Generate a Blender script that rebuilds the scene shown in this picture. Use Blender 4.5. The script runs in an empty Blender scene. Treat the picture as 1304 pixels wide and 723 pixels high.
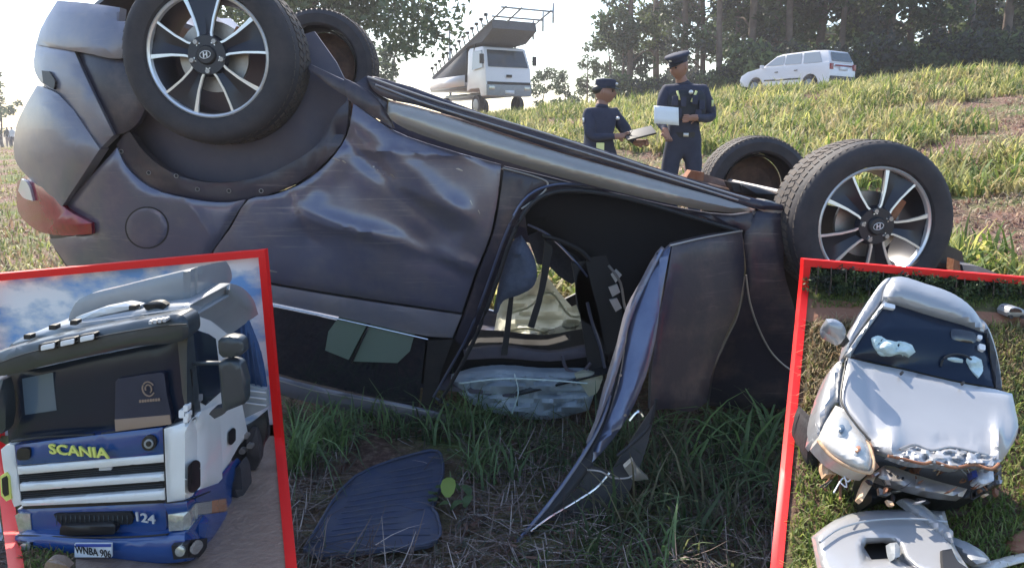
import bpy, bmesh, math, random
import numpy as np
from mathutils import Vector, Matrix, noise
random.seed(7); RNG = np.random.default_rng(11)
R = math.radians
sc = bpy.context.scene
col = sc.collection

# ---------------------------------------------------------------- camera, sky, sun, exposure
F, CX, CY, PITCH, EYE = 960.0, 652.0, 361.5, R(11.4), 1.35
cd = bpy.data.cameras.new('camera'); cam = bpy.data.objects.new('camera', cd); col.objects.link(cam)
cd.sensor_width = 36; cd.lens = F / 1304 * 36; cd.clip_start = 0.05; cd.clip_end = 3000
cam.location = (0, 0, EYE); cam.rotation_euler = (R(90) - PITCH, 0, 0)
sc.camera = cam
SUN_AZ, SUN_EL = R(-24), R(44)          # azimuth measured from +Y towards +X
w = bpy.data.worlds.new('World'); sc.world = w; w.use_nodes = True
nt = w.node_tree; bg = nt.nodes['Background']
sky = nt.nodes.new('ShaderNodeTexSky'); sky.sky_type = 'NISHITA'; sky.sun_disc = False
sky.sun_elevation = SUN_EL; sky.sun_rotation = SUN_AZ; sky.air_density = 1.2; sky.dust_density = 1.2; sky.ozone_density = 3.0
nt.links.new(sky.outputs[0], bg.inputs[0]); bg.inputs[1].default_value = 0.15
sd = bpy.data.lights.new('sun', 'SUN'); sd.energy = 4.6; sd.angle = R(0.5); sd.color = (1, 0.91, 0.77)
sun = bpy.data.objects.new('sun', sd); col.objects.link(sun)
sdir = Vector((math.sin(SUN_AZ) * math.cos(SUN_EL), math.cos(SUN_AZ) * math.cos(SUN_EL), math.sin(SUN_EL)))
sun.rotation_euler = sdir.to_track_quat('Z', 'Y').to_euler()
vs = sc.view_settings; vs.view_transform = 'Standard'; vs.look = 'None'; vs.gamma = 1; vs.exposure = 1.1
sc.cycles.max_bounces = 6; sc.cycles.transparent_max_bounces = 8

# ---------------------------------------------------------------- helpers
def at(u, v, y):
    """the point of the place seen at photo pixel (u, v), y metres ahead"""
    V = (CY - v) / F
    Y = math.cos(PITCH) + V * math.sin(PITCH); Z = -math.sin(PITCH) + V * math.cos(PITCH)
    t = y / Y
    return Vector(((u - CX) / F * t, y, EYE + Z * t))

def pm(name, c, rough=.6, metal=0, c2=None, ns=6, amt=.5, bump=0, bs=40, coat=0, trans=0, alpha=None, spec=None, vcol=False, thr=(.35, .65), det=6, streak=None):
    m = bpy.data.materials.new(name); m.use_nodes = True
    n = m.node_tree.nodes; l = m.node_tree.links; b = n['Principled BSDF']
    b.inputs['Base Color'].default_value = (*c, 1); b.inputs['Roughness'].default_value = rough
    b.inputs['Metallic'].default_value = metal; b.inputs['Coat Weight'].default_value = coat
    b.inputs['Coat Roughness'].default_value = .08
    if spec is not None: b.inputs['Specular IOR Level'].default_value = spec
    tc = n.new('ShaderNodeTexCoord')
    src = None
    if c2 is not None:
        t = n.new('ShaderNodeTexNoise'); t.inputs['Scale'].default_value = ns; t.inputs['Detail'].default_value = det
        t.inputs['Roughness'].default_value = .65
        l.new(tc.outputs['Object'], t.inputs['Vector'])
        mr = n.new('ShaderNodeMapRange'); mr.inputs[1].default_value = thr[0]; mr.inputs[2].default_value = thr[1]; mr.inputs[4].default_value = amt
        l.new(t.outputs['Fac'], mr.inputs[0])
        mx = n.new('ShaderNodeMix'); mx.data_type = 'RGBA'; mx.inputs[6].default_value = (*c, 1); mx.inputs[7].default_value = (*c2, 1)
        l.new(mr.outputs[0], mx.inputs[0]); l.new(mx.outputs[2], b.inputs['Base Color']); src = mx.outputs[2]
    if streak is not None:
        mp = n.new('ShaderNodeMapping'); mp.inputs['Rotation'].default_value = (0, R(14), 0); mp.inputs['Scale'].default_value = (1.3, 4, 30)
        t3 = n.new('ShaderNodeTexNoise'); t3.inputs['Scale'].default_value = 2.2; t3.inputs['Detail'].default_value = 8; t3.inputs['Roughness'].default_value = .7
        l.new(tc.outputs['Object'], mp.inputs[0]); l.new(mp.outputs[0], t3.inputs['Vector'])
        m3 = n.new('ShaderNodeMapRange'); m3.inputs[1].default_value = .56; m3.inputs[2].default_value = .72; m3.inputs[4].default_value = .75; l.new(t3.outputs['Fac'], m3.inputs[0])
        t4 = n.new('ShaderNodeTexNoise'); t4.inputs['Scale'].default_value = 2.5; l.new(tc.outputs['Object'], t4.inputs['Vector'])
        m4 = n.new('ShaderNodeMapRange'); m4.inputs[1].default_value = .45; m4.inputs[2].default_value = .6; l.new(t4.outputs['Fac'], m4.inputs[0])
        mu = n.new('ShaderNodeMath'); mu.operation = 'MULTIPLY'; l.new(m3.outputs[0], mu.inputs[0]); l.new(m4.outputs[0], mu.inputs[1])
        m5 = n.new('ShaderNodeMix'); m5.data_type = 'RGBA'; m5.inputs[7].default_value = (*streak, 1); l.new(mu.outputs[0], m5.inputs[0]); l.new(src, m5.inputs[6]); l.new(m5.outputs[2], b.inputs['Base Color'])
        r5 = n.new('ShaderNodeMapRange'); r5.inputs[3].default_value = rough; r5.inputs[4].default_value = .75; l.new(mu.outputs[0], r5.inputs[0]); l.new(r5.outputs[0], b.inputs['Roughness'])
    if vcol:
        a = n.new('ShaderNodeAttribute'); a.attribute_name = 'tint'
        l.new(a.outputs['Color'], b.inputs['Base Color']); src = a.outputs['Color']
    if bump:
        t2 = n.new('ShaderNodeTexNoise'); t2.inputs['Scale'].default_value = bs; t2.inputs['Detail'].default_value = 5
        l.new(tc.outputs['Object'], t2.inputs['Vector'])
        bp = n.new('ShaderNodeBump'); bp.inputs['Strength'].default_value = bump; bp.inputs['Distance'].default_value = .02
        l.new(t2.outputs['Fac'], bp.inputs['Height']); l.new(bp.outputs[0], b.inputs['Normal'])
    if trans:
        tr = n.new('ShaderNodeBsdfTranslucent'); ms = n.new('ShaderNodeMixShader'); ms.inputs[0].default_value = trans
        tr.inputs[0].default_value = (*c, 1)
        if src: l.new(src, tr.inputs[0])
        o = n['Material Output']; l.new(b.outputs[0], ms.inputs[1]); l.new(tr.outputs[0], ms.inputs[2]); l.new(ms.outputs[0], o.inputs[0])
    if alpha is not None: b.inputs['Alpha'].default_value = alpha
    return m

M = {}
def mm(k, *a, **kw): M[k] = pm(k, *a, **kw)
mm('suv_paint', (.125, .125, .18), .28, .4, c2=(.21, .185, .20), ns=4, thr=(.45, .7), det=10, amt=.85, streak=(.36, .31, .30), coat=.35, bump=.02, bs=15)
mm('suv_bumper', (.19, .19, .24), .38, .3, c2=(.27, .245, .255), ns=7, amt=.7, det=9, streak=(.36, .32, .31), coat=.25, bump=.03, bs=30)
mm('suv_dirty', (.036, .033, .05), .42, .25, c2=(.13, .095, .09), ns=5, thr=(.45, .75), det=10, coat=.2, amt=.9, streak=(.24, .19, .18), bump=.05, bs=60)
mm('sill_trim', (.33, .31, .29), .34, .45, c2=(.42, .38, .33), ns=4, amt=.6, coat=.2)
mm('chrome', (.75, .75, .75), .18, 1)
mm('alloy', (.86, .85, .84), .32, .6, c2=(.7, .7, .7), ns=30)
mm('rim_dark', (.035, .035, .045), .35, .3)
mm('tyre', (.028, .027, .032), .75, 0, c2=(.075, .06, .06), ns=12, amt=.5, bump=.1, bs=80)
mm('tread', (.06, .052, .05), .85, 0, c2=(.13, .10, .08), ns=25, amt=.7)
mm('arch_liner', (.085, .08, .11), .7, c2=(.13, .11, .13), ns=8, amt=.6)  # grey base lifted to hold the haze that veils the rear arch
mm('black_plastic', (.022, .022, .026), .5, 0, c2=(.05, .045, .045), ns=15, amt=.5)
mm('underbody', (.09, .055, .045), .8, .1, c2=(.22, .12, .08), ns=9, amt=.9, bump=.2, bs=50)
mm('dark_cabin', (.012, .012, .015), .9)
mm('seat_cloth', (.10, .12, .18), .9, c2=(.16, .18, .25), ns=60, amt=.5, bump=.1, bs=200)
mm('airbag_cloth', (.85, .84, .70), .85, c2=(.72, .74, .60), ns=6, amt=.6, bump=.5, bs=10, trans=.6)
mm('airbag_blue', (.58, .66, .74), .85, c2=(.3, .38, .46), ns=5, amt=.6, bump=.4, bs=12, trans=.3)
mm('suv_glass', (.02, .022, .03), .06, 0, spec=.8, coat=.5)
mm('reflection_green', (.16, .21, .18), .1, 0, coat=.5)
mm('red_lens', (.30, .012, .03), .25, 0, coat=.35, c2=(.13, .012, .025), ns=30)
mm('clear_lens', (.7, .72, .75), .15, 0, coat=1)
mm('door_inner', (.10, .12, .2), .3, .6, c2=(.2, .22, .3), ns=5, coat=.4)
mm('rubber', (.02, .02, .024), .6)
mm('rust', (.25, .09, .045), .85, c2=(.4, .22, .12), ns=20, bump=.3)
mm('steel', (.45, .43, .42), .45, .8, c2=(.25, .2, .17), ns=20)
mm('mat_rubber', (.045, .06, .115), .6, c2=(.09, .09, .11), ns=14, amt=.6, bump=.05)
mm('frame_red', (.85, .004, .004), .5)
mm('white_paint', (.80, .80, .80), .3, 0, c2=(.66, .65, .63), ns=5, amt=.5, coat=.5)
mm('grey_paint', (.27, .29, .31), .4, 0, c2=(.2, .21, .23), ns=5, amt=.5, coat=.3)
mm('blue_paint', (.006, .05, .21), .25, 0, c2=(.02, .075, .24), ns=5, amt=.5, coat=.6)
mm('visor_black', (.03, .04, .05), .35, 0, c2=(.06, .07, .08), ns=9, amt=.5, coat=.2)
mm('mesh_black', (.012, .012, .014), .7, bump=.6, bs=900)
mm('yellow_paint', (.72, .74, .18), .4)
mm('amber_lens', (.45, .18, .07), .15, coat=1)
mm('glint_bulb_glass', (.10, .14, .19), .15, coat=.5)  # painted sky glint of the truck windscreen; also glass of the bulb
mm('lamp_inner', (.5, .5, .48), .3, .5)
mm('lamp_lens', (.38, .38, .34), .12, .4, c2=(.75, .75, .7), ns=60, coat=1)
mm('plate_white', (.8, .8, .82), .5)
mm('plate_blue', (.05, .08, .35), .5)
mm('print_black', (.01, .01, .012), .5)
mm('print_grey', (.5, .5, .52), .5)
mm('sunshade', (.012, .016, .04), .55, c2=(.02, .025, .06), ns=9)
mm('print_brown', (.30, .21, .16), .6)
mm('tarp_blue', (.015, .05, .14), .6, c2=(.03, .08, .2), ns=12, bump=.3, bs=30)
mm('silver_paint', (.37, .375, .39), .36, .25, c2=(.31, .31, .32), ns=4, amt=.5, coat=.7)
mm('dusty_lens', (.62, .60, .56), .3, 0, c2=(.42, .35, .28), ns=40, amt=.5, coat=.5)
mm('windscreen', (.008, .016, .034), .2, 0, coat=.15, spec=.25)
mm('bag_white', (.62, .74, .74), .8, c2=(.4, .52, .52), ns=30, bump=.4, bs=60)
mm('wood_torn', (.62, .42, .26), .8, c2=(.35, .2, .1), ns=40, bump=.3)
mm('red_soil', (.32, .15, .09), .95, c2=(.22, .10, .06), ns=8, bump=.4, bs=30)
mm('wet_road', (.30, .21, .16), .35, c2=(.17, .11, .085), ns=20, bump=.3, bs=60)
mm('asphalt', (.16, .155, .15), .9, c2=(.11, .105, .1), ns=3, bump=.1)
mm('bark', (.12, .085, .07), .9, c2=(.26, .2, .16), ns=3, bump=.5, bs=8)
mm('foliage', (.05, .09, .03), .6, vcol=True, trans=.35)
mm('grass', (.1, .15, .04), .6, vcol=True, trans=.45)
mm('litter', (.3, .2, .12), .9, vcol=True)
mm('foliage_dark', (.012, .022, .010), .9, c2=(.03, .05, .02), ns=90, bump=.5, bs=90)
mm('uniform', (.022, .027, .055), .85, c2=(.04, .045, .08), ns=12, amt=.6)
mm('vest', (.014, .018, .028), .8, c2=(.03, .04, .05), ns=20)
mm('skin', (.30, .155, .11), .55)
mm('paper', (.8, .8, .8), .7)
mm('white_cloth', (.75, .76, .8), .8)
mm('tan_cloth', (.3, .22, .2), .8)
mm('van_white', (.78, .76, .78), .35, coat=.5)
mm('hivis', (.8, .8, .35), .6)
mm('dark_glass', (.04, .05, .06), .08, coat=.5)
mm('grey_glass', (.30, .33, .36), .1, coat=.5)
mm('dark_netting', (.10, .105, .12), .8, c2=(.17, .175, .19), ns=25)
mm('galv_mesh', (.30, .32, .35), .5, .5, c2=(.4, .42, .44), ns=10)

def cloud_mat():
    m = bpy.data.materials.new('cloud_print'); m.use_nodes = True
    n = m.node_tree.nodes; l = m.node_tree.links; b = n['Principled BSDF']; b.inputs['Roughness'].default_value = .9
    tc = n.new('ShaderNodeTexCoord'); mp = n.new('ShaderNodeMapping'); mp.inputs['Scale'].default_value = (5, 5, 9)
    t = n.new('ShaderNodeTexNoise'); t.inputs['Scale'].default_value = 1.3; t.inputs['Detail'].default_value = 8; t.inputs['Roughness'].default_value = .55
    cr = n.new('ShaderNodeValToRGB'); e = cr.color_ramp.elements
    e[0].position = .38; e[0].color = (.22, .42, .75, 1); e[1].position = .57; e[1].color = (.92, .93, .95, 1)
    x = e.new(.5); x.color = (.62, .70, .80, 1)
    l.new(tc.outputs['Object'], mp.inputs[0]); l.new(mp.outputs[0], t.inputs[0]); l.new(t.outputs[0], cr.inputs[0]); l.new(cr.outputs[0], b.inputs[0])
    return m
M['cloud_print'] = cloud_mat()

ORG = Vector((0, 0, 0))
def link(name, me, mat=None, parent=None, smooth=True):
    o = bpy.data.objects.new(name, me); col.objects.link(o)
    if mat is not None:
        for k in (mat if isinstance(mat, (list, tuple)) else [mat]): me.materials.append(M[k])
    if smooth and len(me.polygons): me.polygons.foreach_set('use_smooth', [True] * len(me.polygons))
    if parent is not None: o.parent = parent
    return o
def fin(name, bm, mat, parent=None, smooth=True, edge=True, org=None):
    o0 = ORG if org is None else org
    if o0.length: bmesh.ops.translate(bm, verts=bm.verts, vec=-o0)
    bm.normal_update()
    if smooth and edge:
        for e in bm.edges:
            if len(e.link_faces) == 2 and e.calc_face_angle(0) > R(38): e.smooth = False
    me = bpy.data.meshes.new(name); bm.to_mesh(me); bm.free()
    return link(name, me, mat, parent, smooth)
def tag(o, label, cat, group=None, kind=None):
    if label: o['label'] = label
    if cat: o['category'] = cat
    if group: o['group'] = group
    if kind: o['kind'] = kind
    return o
def thing(name, loc, label, cat, group=None):
    global ORG
    o = bpy.data.objects.new(name, None); col.objects.link(o); o.location = loc; o.empty_display_size = .1
    ORG = Vector(loc)
    return tag(o, label, cat, group)
def local(name, loc, label, cat, group=None, rz=0, s=1):
    """a thing whose parts are modelled about its own origin"""
    global ORG
    o = thing(name, loc, label, cat, group); o.rotation_euler.z = rz; o.scale = (s, s, s); ORG = Vector((0, 0, 0))
    return o
def struct(o): o['kind'] = 'structure'; return o

def box(bm, c, s, rot=None, bev=0):
    """box of size s at c"""
    r = bmesh.ops.create_cube(bm, size=1); vs_ = r['verts']
    bmesh.ops.scale(bm, verts=vs_, vec=s)
    if bev:
        es = list({e for v in vs_ for e in v.link_edges})
        rr = bmesh.ops.bevel(bm, geom=es, offset=bev, segments=2, affect='EDGES', profile=.7)
        vs_ = list({v for f in rr['faces'] for v in f.verts} | {v for v in vs_ if v.is_valid})
    if rot is not None: bmesh.ops.rotate(bm, verts=vs_, cent=(0, 0, 0), matrix=rot)
    bmesh.ops.translate(bm, verts=vs_, vec=c)
    return vs_
def tube(bm, pts, r, n=8, cap=True):
    pts = [Vector(p) for p in pts]; rs = r if isinstance(r, (list, tuple)) else [r] * len(pts)
    rings = []
    for i, p in enumerate(pts):
        d = (pts[min(i + 1, len(pts) - 1)] - pts[max(i - 1, 0)]).normalized()
        a = Vector((0, 0, 1)) if abs(d.z) < .9 else Vector((1, 0, 0))
        x = d.cross(a).normalized(); y = d.cross(x)
        rings.append([bm.verts.new(p + (x * math.cos(2 * math.pi * k / n) + y * math.sin(2 * math.pi * k / n)) * rs[i]) for k in range(n)])
    for a, b in zip(rings, rings[1:]):
        for k in range(n): bm.faces.new((a[k], a[(k + 1) % n], b[(k + 1) % n], b[k]))
    if cap: bm.faces.new(rings[0][::-1]); bm.faces.new(rings[-1])
def smooth_pts(pts, n=4):
    pts = [Vector(p) for p in pts]; out = []
    for i in range(len(pts) - 1):
        p0 = pts[max(i - 1, 0)]; p1 = pts[i]; p2 = pts[i + 1]; p3 = pts[min(i + 2, len(pts) - 1)]
        for k in range(n):
            t = k / n
            out.append(.5 * ((2 * p1) + (p2 - p0) * t + (2 * p0 - 5 * p1 + 4 * p2 - p3) * t * t + (3 * p1 - p0 - 3 * p2 + p3) * t ** 3))
    return out + [pts[-1]]
def lathe(bm, prof, n=48, c=(0, 0, 0), a0=0, a1=2 * math.pi):
    """profile of (y, r) turned about the Y axis through c"""
    c = Vector(c); full = abs(a1 - a0 - 2 * math.pi) < 1e-6; m = n if full else n + 1
    rings = [[bm.verts.new(c + Vector((r * math.cos(a0 + (a1 - a0) * k / n), y, r * math.sin(a0 + (a1 - a0) * k / n)))) for k in range(m)] for y, r in prof]
    for a, b in zip(rings, rings[1:]):
        for k in range(n):
            j = (k + 1) % m
            bm.faces.new((a[k], b[k], b[j], a[j]))

def patch(pts, dep, thick=.02, bulge=0, br=12, grid=14, back=(0, 1, 0), sm=3, wr=0):
    """a solid panel: outline measured in the photo, each point at its own distance (a list or a function); bulge rounds it"""
    fn = dep if callable(dep) else None
    if fn is None and len(pts[0]) == 2: fn = lambda u, v: dep
    if sm and len(pts[0]) == 2:
        P2 = [Vector((p[0], p[1])) for p in pts]; k = len(P2); T2 = []
        for i in range(k):
            a, b = P2[i] - P2[i - 1], P2[(i + 1) % k] - P2[i]
            la, lb = a.length, b.length
            T2.append(Vector((0, 0)) if la < 1e-6 or lb < 1e-6 or abs(a.angle_signed(b)) > R(48) else (a / la + b / lb) / 2)
        q = []
        for i in range(k):
            p0, p1 = P2[i], P2[(i + 1) % k]; L = (p1 - p0).length; m0, m1 = T2[i] * L, T2[(i + 1) % k] * L
            ns_ = sm if (m0.length + m1.length > 0 and L > 3) else 1
            if m0.length == 0: m0 = (p1 - p0)
            if m1.length == 0: m1 = (p1 - p0)
            for j in range(ns_):
                t = j / ns_
                q.append((2 * t ** 3 - 3 * t * t + 1) * p0 + (t ** 3 - 2 * t * t + t) * m0 + (3 * t * t - 2 * t ** 3) * p1 + (t ** 3 - t * t) * m1)
        pts = [(p.x, p.y) for p in q]
    bm = bmesh.new()
    vs_ = [bm.verts.new((p[0], p[1], 0 if fn else (p[2] * 100 if len(p) > 2 else dep * 100))) for p in pts]
    f = bm.faces.new(vs_); bm.normal_update(); bmesh.ops.triangulate(bm, faces=[f], ngon_method='EAR_CLIP')
    us = [p[0] for p in pts]; vv = [p[1] for p in pts]
    for ax, lo, hi in ((0, min(us), max(us)), (1, min(vv), max(vv))):
        k = max(1, int((hi - lo) / grid))
        for i in range(1, k):
            co = [0, 0, 0]; co[ax] = lo + (hi - lo) * i / k; no = [0, 0, 0]; no[ax] = 1
            bmesh.ops.bisect_plane(bm, geom=bm.verts[:] + bm.edges[:] + bm.faces[:], dist=1e-4, plane_co=co, plane_no=no)
    bmesh.ops.remove_doubles(bm, verts=bm.verts[:], dist=.5)
    P = np.array([(p[0], p[1]) for p in pts], float); Q = np.roll(P, -1, 0); D = Q - P; L2 = (D ** 2).sum(1) + 1e-9
    for v in bm.verts:
        u_, v_ = v.co.x, v.co.y
        y = fn(u_, v_) if fn else v.co.z / 100
        if bulge:
            x = np.array((u_, v_)); t = np.clip(((x - P) * D).sum(1) / L2, 0, 1)
            d = np.sqrt((((P + D * t[:, None]) - x) ** 2).sum(1).min())
            k = min(1, d / br); y -= bulge * (1 - (1 - k) ** 2.2)
            if wr: y -= k * wr * (abs(noise.noise((u_ * .035, v_ * .07, 5))) * 1.3 + .25 * abs(noise.noise((u_ * .1, v_ * .12, 9))) - .4)
        v.co = at(u_, v_, y)
    if thick:
        r = bmesh.ops.extrude_face_region(bm, geom=bm.faces[:])
        bmesh.ops.translate(bm, verts=[g for g in r['geom'] if isinstance(g, bmesh.types.BMVert)], vec=Vector(back) * thick)
        bmesh.ops.recalc_face_normals(bm, faces=bm.faces[:])
    else:
        bm.normal_update()
        if sum(f.normal.y for f in bm.faces) > 0: bmesh.ops.reverse_faces(bm, faces=bm.faces[:])
    return bm
def P_(name, pts, dep, mat, parent, **kw): return fin(name, patch(pts, dep, **kw), mat, parent)
def line(name, pts, dep, r, mat, parent, n=8, sm=4):
    bm = bmesh.new(); f = dep if callable(dep) else (lambda u, v: dep)
    w3 = [at(p[0], p[1], p[2] if len(p) > 2 else f(p[0], p[1])) for p in pts]
    tube(bm, smooth_pts(w3, sm) if len(w3) > 2 else w3, r, n)
    return fin(name, bm, mat, parent)
def rrect(u0, v0, u1, v1, du=0, dv=0, r=.2):
    """rounded quad outline in photo measure"""
    w_, h_ = (u1 - u0) * r, (v1 - v0) * r; m = min(abs(w_), abs(h_)); out = []
    for cx_, cy_, a in ((u1 - m, v0 + m, -90), (u1 - m, v1 - m, 0), (u0 + m, v1 - m, 90), (u0 + m, v0 + m, 180)):
        for k in range(4):
            t = R(a + 30 * k); x = cx_ + m * math.cos(t); y = cy_ + m * math.sin(t)
            out.append((x, y + dv * (x - u0) / max(1e-6, u1 - u0)))
    return out
def lettering(name, body, u, v, y, hpx, mat, parent, roll=0, yaw=0, bold=0, squeeze=1, depth=.0015, shear=0):
    """raised lettering standing on the surface at that point"""
    c = bpy.data.curves.new(name, 'FONT'); c.body = body; c.align_x = 'CENTER'; c.align_y = 'CENTER'
    m = at(u, v + hpx / 2, y) - at(u, v - hpx / 2, y)
    c.size = m.length / .72; c.extrude = depth; c.offset = bold * c.size; c.shear = shear; c.resolution_u = 3
    o = bpy.data.objects.new(name, c); col.objects.link(o)
    dg = bpy.context.evaluated_depsgraph_get(); me = bpy.data.meshes.new_from_object(o.evaluated_get(dg)); me.name = name
    bpy.data.objects.remove(o)
    p = at(u, v, y)
    mt = Matrix.Translation(p - ORG) @ Matrix.Rotation(R(yaw), 4, 'Z') @ Matrix.Rotation(R(90), 4, 'X') @ Matrix.Rotation(R(roll), 4, 'Z') @ Matrix.Diagonal((squeeze, 1, 1, 1))
    me.transform(mt)
    return link(name, me, mat, parent, smooth=False)

# ---------------------------------------------------------------- the terrain
def terrain(x, y):
    x = np.asarray(x, float); y = np.asarray(y, float)
    q = .5 * x + .866 * y; u = .866 * x - .5 * y
    t = np.clip((u + 62) / 58, 0, 1.08); K = t ** 1.4
    a = q - 6.0; g = .146 * (a + np.sqrt(a * a + 1.2)) / 2
    top = 2.75; g = np.where(g > top - .4, top - .4 * np.exp(-(g - top + .4) / .4), g)
    bump = .05 * np.sin(x * 1.7 + 2 * np.sin(y * .9)) * np.sin(y * 1.3 + x * .4) + .03 * np.sin(x * 4.1 + y * 2.3) * np.sin(y * 3.7)
    fade = np.clip((q - 5) / 6, .25, 1) * np.clip((24.5 - q) / 2, 0, 1)
    far = np.clip((np.hypot(x, y) - 60) / 60, 0, 1)
    return g * K * (1 - 0 * far) + bump * fade * 1.4
def tz(x, y): return float(terrain(x, y))

def axis(lo, hi, fine, n1):
    a = np.arange(lo, hi, fine)
    e1 = hi + np.geomspace(fine, 900, n1); e0 = lo - np.geomspace(fine, 900, n1)
    return np.concatenate([e0[::-1], a, e1])
xs = axis(-9, 22, .22, 26); ys = axis(-3, 32, .22, 26)
X, Y = np.meshgrid(xs, ys); Z = terrain(X, Y)
nv = X.size; co = np.stack([X.ravel(), Y.ravel(), Z.ravel()], 1)
ny, nx = X.shape; idx = np.arange(nv).reshape(ny, nx)
qd = np.stack([idx[:-1, :-1], idx[:-1, 1:], idx[1:, 1:], idx[1:, :-1]], -1).reshape(-1, 4)
me = bpy.data.meshes.new('ground'); me.vertices.add(nv); me.vertices.foreach_set('co', co.ravel())
me.loops.add(qd.size); me.loops.foreach_set('vertex_index', qd.ravel())
me.polygons.add(len(qd)); me.polygons.foreach_set('loop_start', np.arange(0, qd.size, 4)); me.update(); me.validate()
def ground_mat():
    m = bpy.data.materials.new('ground'); m.use_nodes = True
    n = m.node_tree.nodes; l = m.node_tree.links; b = n['Principled BSDF']; b.inputs['Roughness'].default_value = .95
    tc = n.new('ShaderNodeTexCoord')
    def nz(s, d=6):
        t = n.new('ShaderNodeTexNoise'); t.inputs['Scale'].default_value = s; t.inputs['Detail'].default_value = d; t.inputs['Roughness'].default_value = .7
        l.new(tc.outputs['Object'], t.inputs['Vector']); return t
    def ramp(t, es):
        c = n.new('ShaderNodeValToRGB'); e = c.color_ramp.elements
        e[0].position, e[0].color = es[0][0], (*es[0][1], 1); e[1].position, e[1].color = es[-1][0], (*es[-1][1], 1)
        for p, k in es[1:-1]: x = e.new(p); x.color = (*k, 1)
        l.new(t.outputs['Fac'], c.inputs[0]); return c
    fine = ramp(nz(28, 8), [(.3, (.07, .035, .03)), (.48, (.19, .10, .075)), (.6, (.34, .21, .16)), (.72, (.45, .34, .24))])
    grn = ramp(nz(20, 8), [(.3, (.04, .055, .015)), (.5, (.11, .14, .035)), (.7, (.28, .30, .10))])
    big = nz(.55, 4); mr = n.new('ShaderNodeMapRange'); mr.inputs[1].default_value = .44; mr.inputs[2].default_value = .58; l.new(big.outputs['Fac'], mr.inputs[0])
    mx = n.new('ShaderNodeMix'); mx.data_type = 'RGBA'; l.new(mr.outputs[0], mx.inputs[0]); l.new(fine.outputs[0], mx.inputs[6]); l.new(grn.outputs[0], mx.inputs[7])
    l.new(mx.outputs[2], b.inputs[0])
    bp = n.new('ShaderNodeBump'); bp.inputs['Strength'].default_value = 1; bp.inputs['Distance'].default_value = .05; l.new(nz(22, 8).outputs['Fac'], bp.inputs['Height']); l.new(bp.outputs[0], b.inputs['Normal'])
    return m
M['ground'] = ground_mat()
g = link('ground', me, 'ground'); struct(g)

# the road on top of the bank
bm = bmesh.new()
def qu(q, u): return (.5 * q + .866 * u, .866 * q - .5 * u)
prev = None
for i in range(60):
    u = -120 + i * 3.4; row = []
    for q in (26.2, 27.6, 30.5, 33.4, 34.6):
        x, y = qu(q, u); row.append(bm.verts.new((x, y, tz(x, y) + (.06 if q in (27.6, 30.5, 33.4) else .004))))
    if prev:
        for k in range(4): bm.faces.new((prev[k], row[k], row[k + 1], prev[k + 1]))
    prev = row
struct(fin('road', bm, 'asphalt', edge=False))
bm = bmesh.new(); prev = None
for i in range(60):
    u = -120 + i * 3.4; row = []
    for q in (24.9, 26.15):
        x, y = qu(q, u); row.append(bm.verts.new((x, y, tz(x, y) + .03)))
    if prev: bm.faces.new((prev[0], row[0], row[1], prev[1]))
    prev = row
struct(fin('road_verge', bm, 'red_soil', edge=False))

# ---------------------------------------------------------------- grass and litter
def blades(name, base, h, wd, lean, az, tint, mat='grass', seg=3, curl=.5, parent=None, flat=False):
    """many single blades in one mesh; arrays of base point, height, width, lean, heading, colour"""
    n = len(base); t = np.linspace(0, 1, seg + 1)
    dx, dy = np.cos(az), np.sin(az)
    V = np.zeros((n, seg + 1, 2, 3)); px, py = -dy, dx
    for i, ti in enumerate(t):
        ang = lean * (1 + curl * ti * np.sin(az * 3)) if flat else lean * ti * (1 + curl * ti)
        ln = h * ti
        off = ln * np.sin(ang * .8); up = ln * np.cos(ang * .8)
        wi = wd * (1 - ti ** 1.6) * .5 + .0006
        c = np.stack([base[:, 0] + dx * off, base[:, 1] + dy * off, base[:, 2] + up], 1)
        sidev = np.stack([px * wi, py * wi, 0 * wi], 1)
        V[:, i, 0] = c - sidev; V[:, i, 1] = c + sidev
    V = V.reshape(-1, 3); b = (np.arange(n) * (seg + 1) * 2)[:, None]
    fs = []
    for i in range(seg): fs.append(np.stack([b[:, 0] + 2 * i, b[:, 0] + 2 * i + 1, b[:, 0] + 2 * i + 3, b[:, 0] + 2 * i + 2], 1))
    Fq = np.stack(fs, 1).reshape(-1, 4)
    me = bpy.data.meshes.new(name); me.vertices.add(len(V)); me.vertices.foreach_set('co', V.ravel())
    me.loops.add(Fq.size); me.loops.foreach_set('vertex_index', Fq.ravel()); me.polygons.add(len(Fq)); me.polygons.foreach_set('loop_start', np.arange(0, Fq.size, 4)); me.update()
    ca = me.color_attributes.new('tint', 'FLOAT_COLOR', 'POINT')
    cc = np.ones((n, (seg + 1) * 2, 4)); cc[:, :, :3] = tint[:, None, :]
    ca.data.foreach_set('color', cc.ravel())
    return link(name, me, mat, parent)
def tints(n, pal, jit=.25):
    pal = np.array(pal); i = RNG.integers(0, len(pal), n)
    return np.clip(pal[i] * (1 + RNG.uniform(-jit, jit, (n, 1))), 0, 1)
GREEN = [(.10, .16, .03), (.16, .22, .05), (.24, .28, .07), (.32, .33, .12), (.40, .36, .17)]
DRY = [(.42, .33, .2), (.33, .22, .13), (.22, .13, .08), (.5, .42, .28)]
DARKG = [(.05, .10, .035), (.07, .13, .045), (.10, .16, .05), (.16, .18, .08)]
def scatter_polar(n, d0, d1, a0, a1):
    d = np.sqrt(RNG.uniform(d0 ** 2, d1 ** 2, n) * 1.0); a = RNG.uniform(a0, a1, n)
    return a * d, d
def patchy(x, y, s, seed):
    return np.array([noise.noise((a * s, b * s, seed)) for a, b in zip(x, y)])
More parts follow.
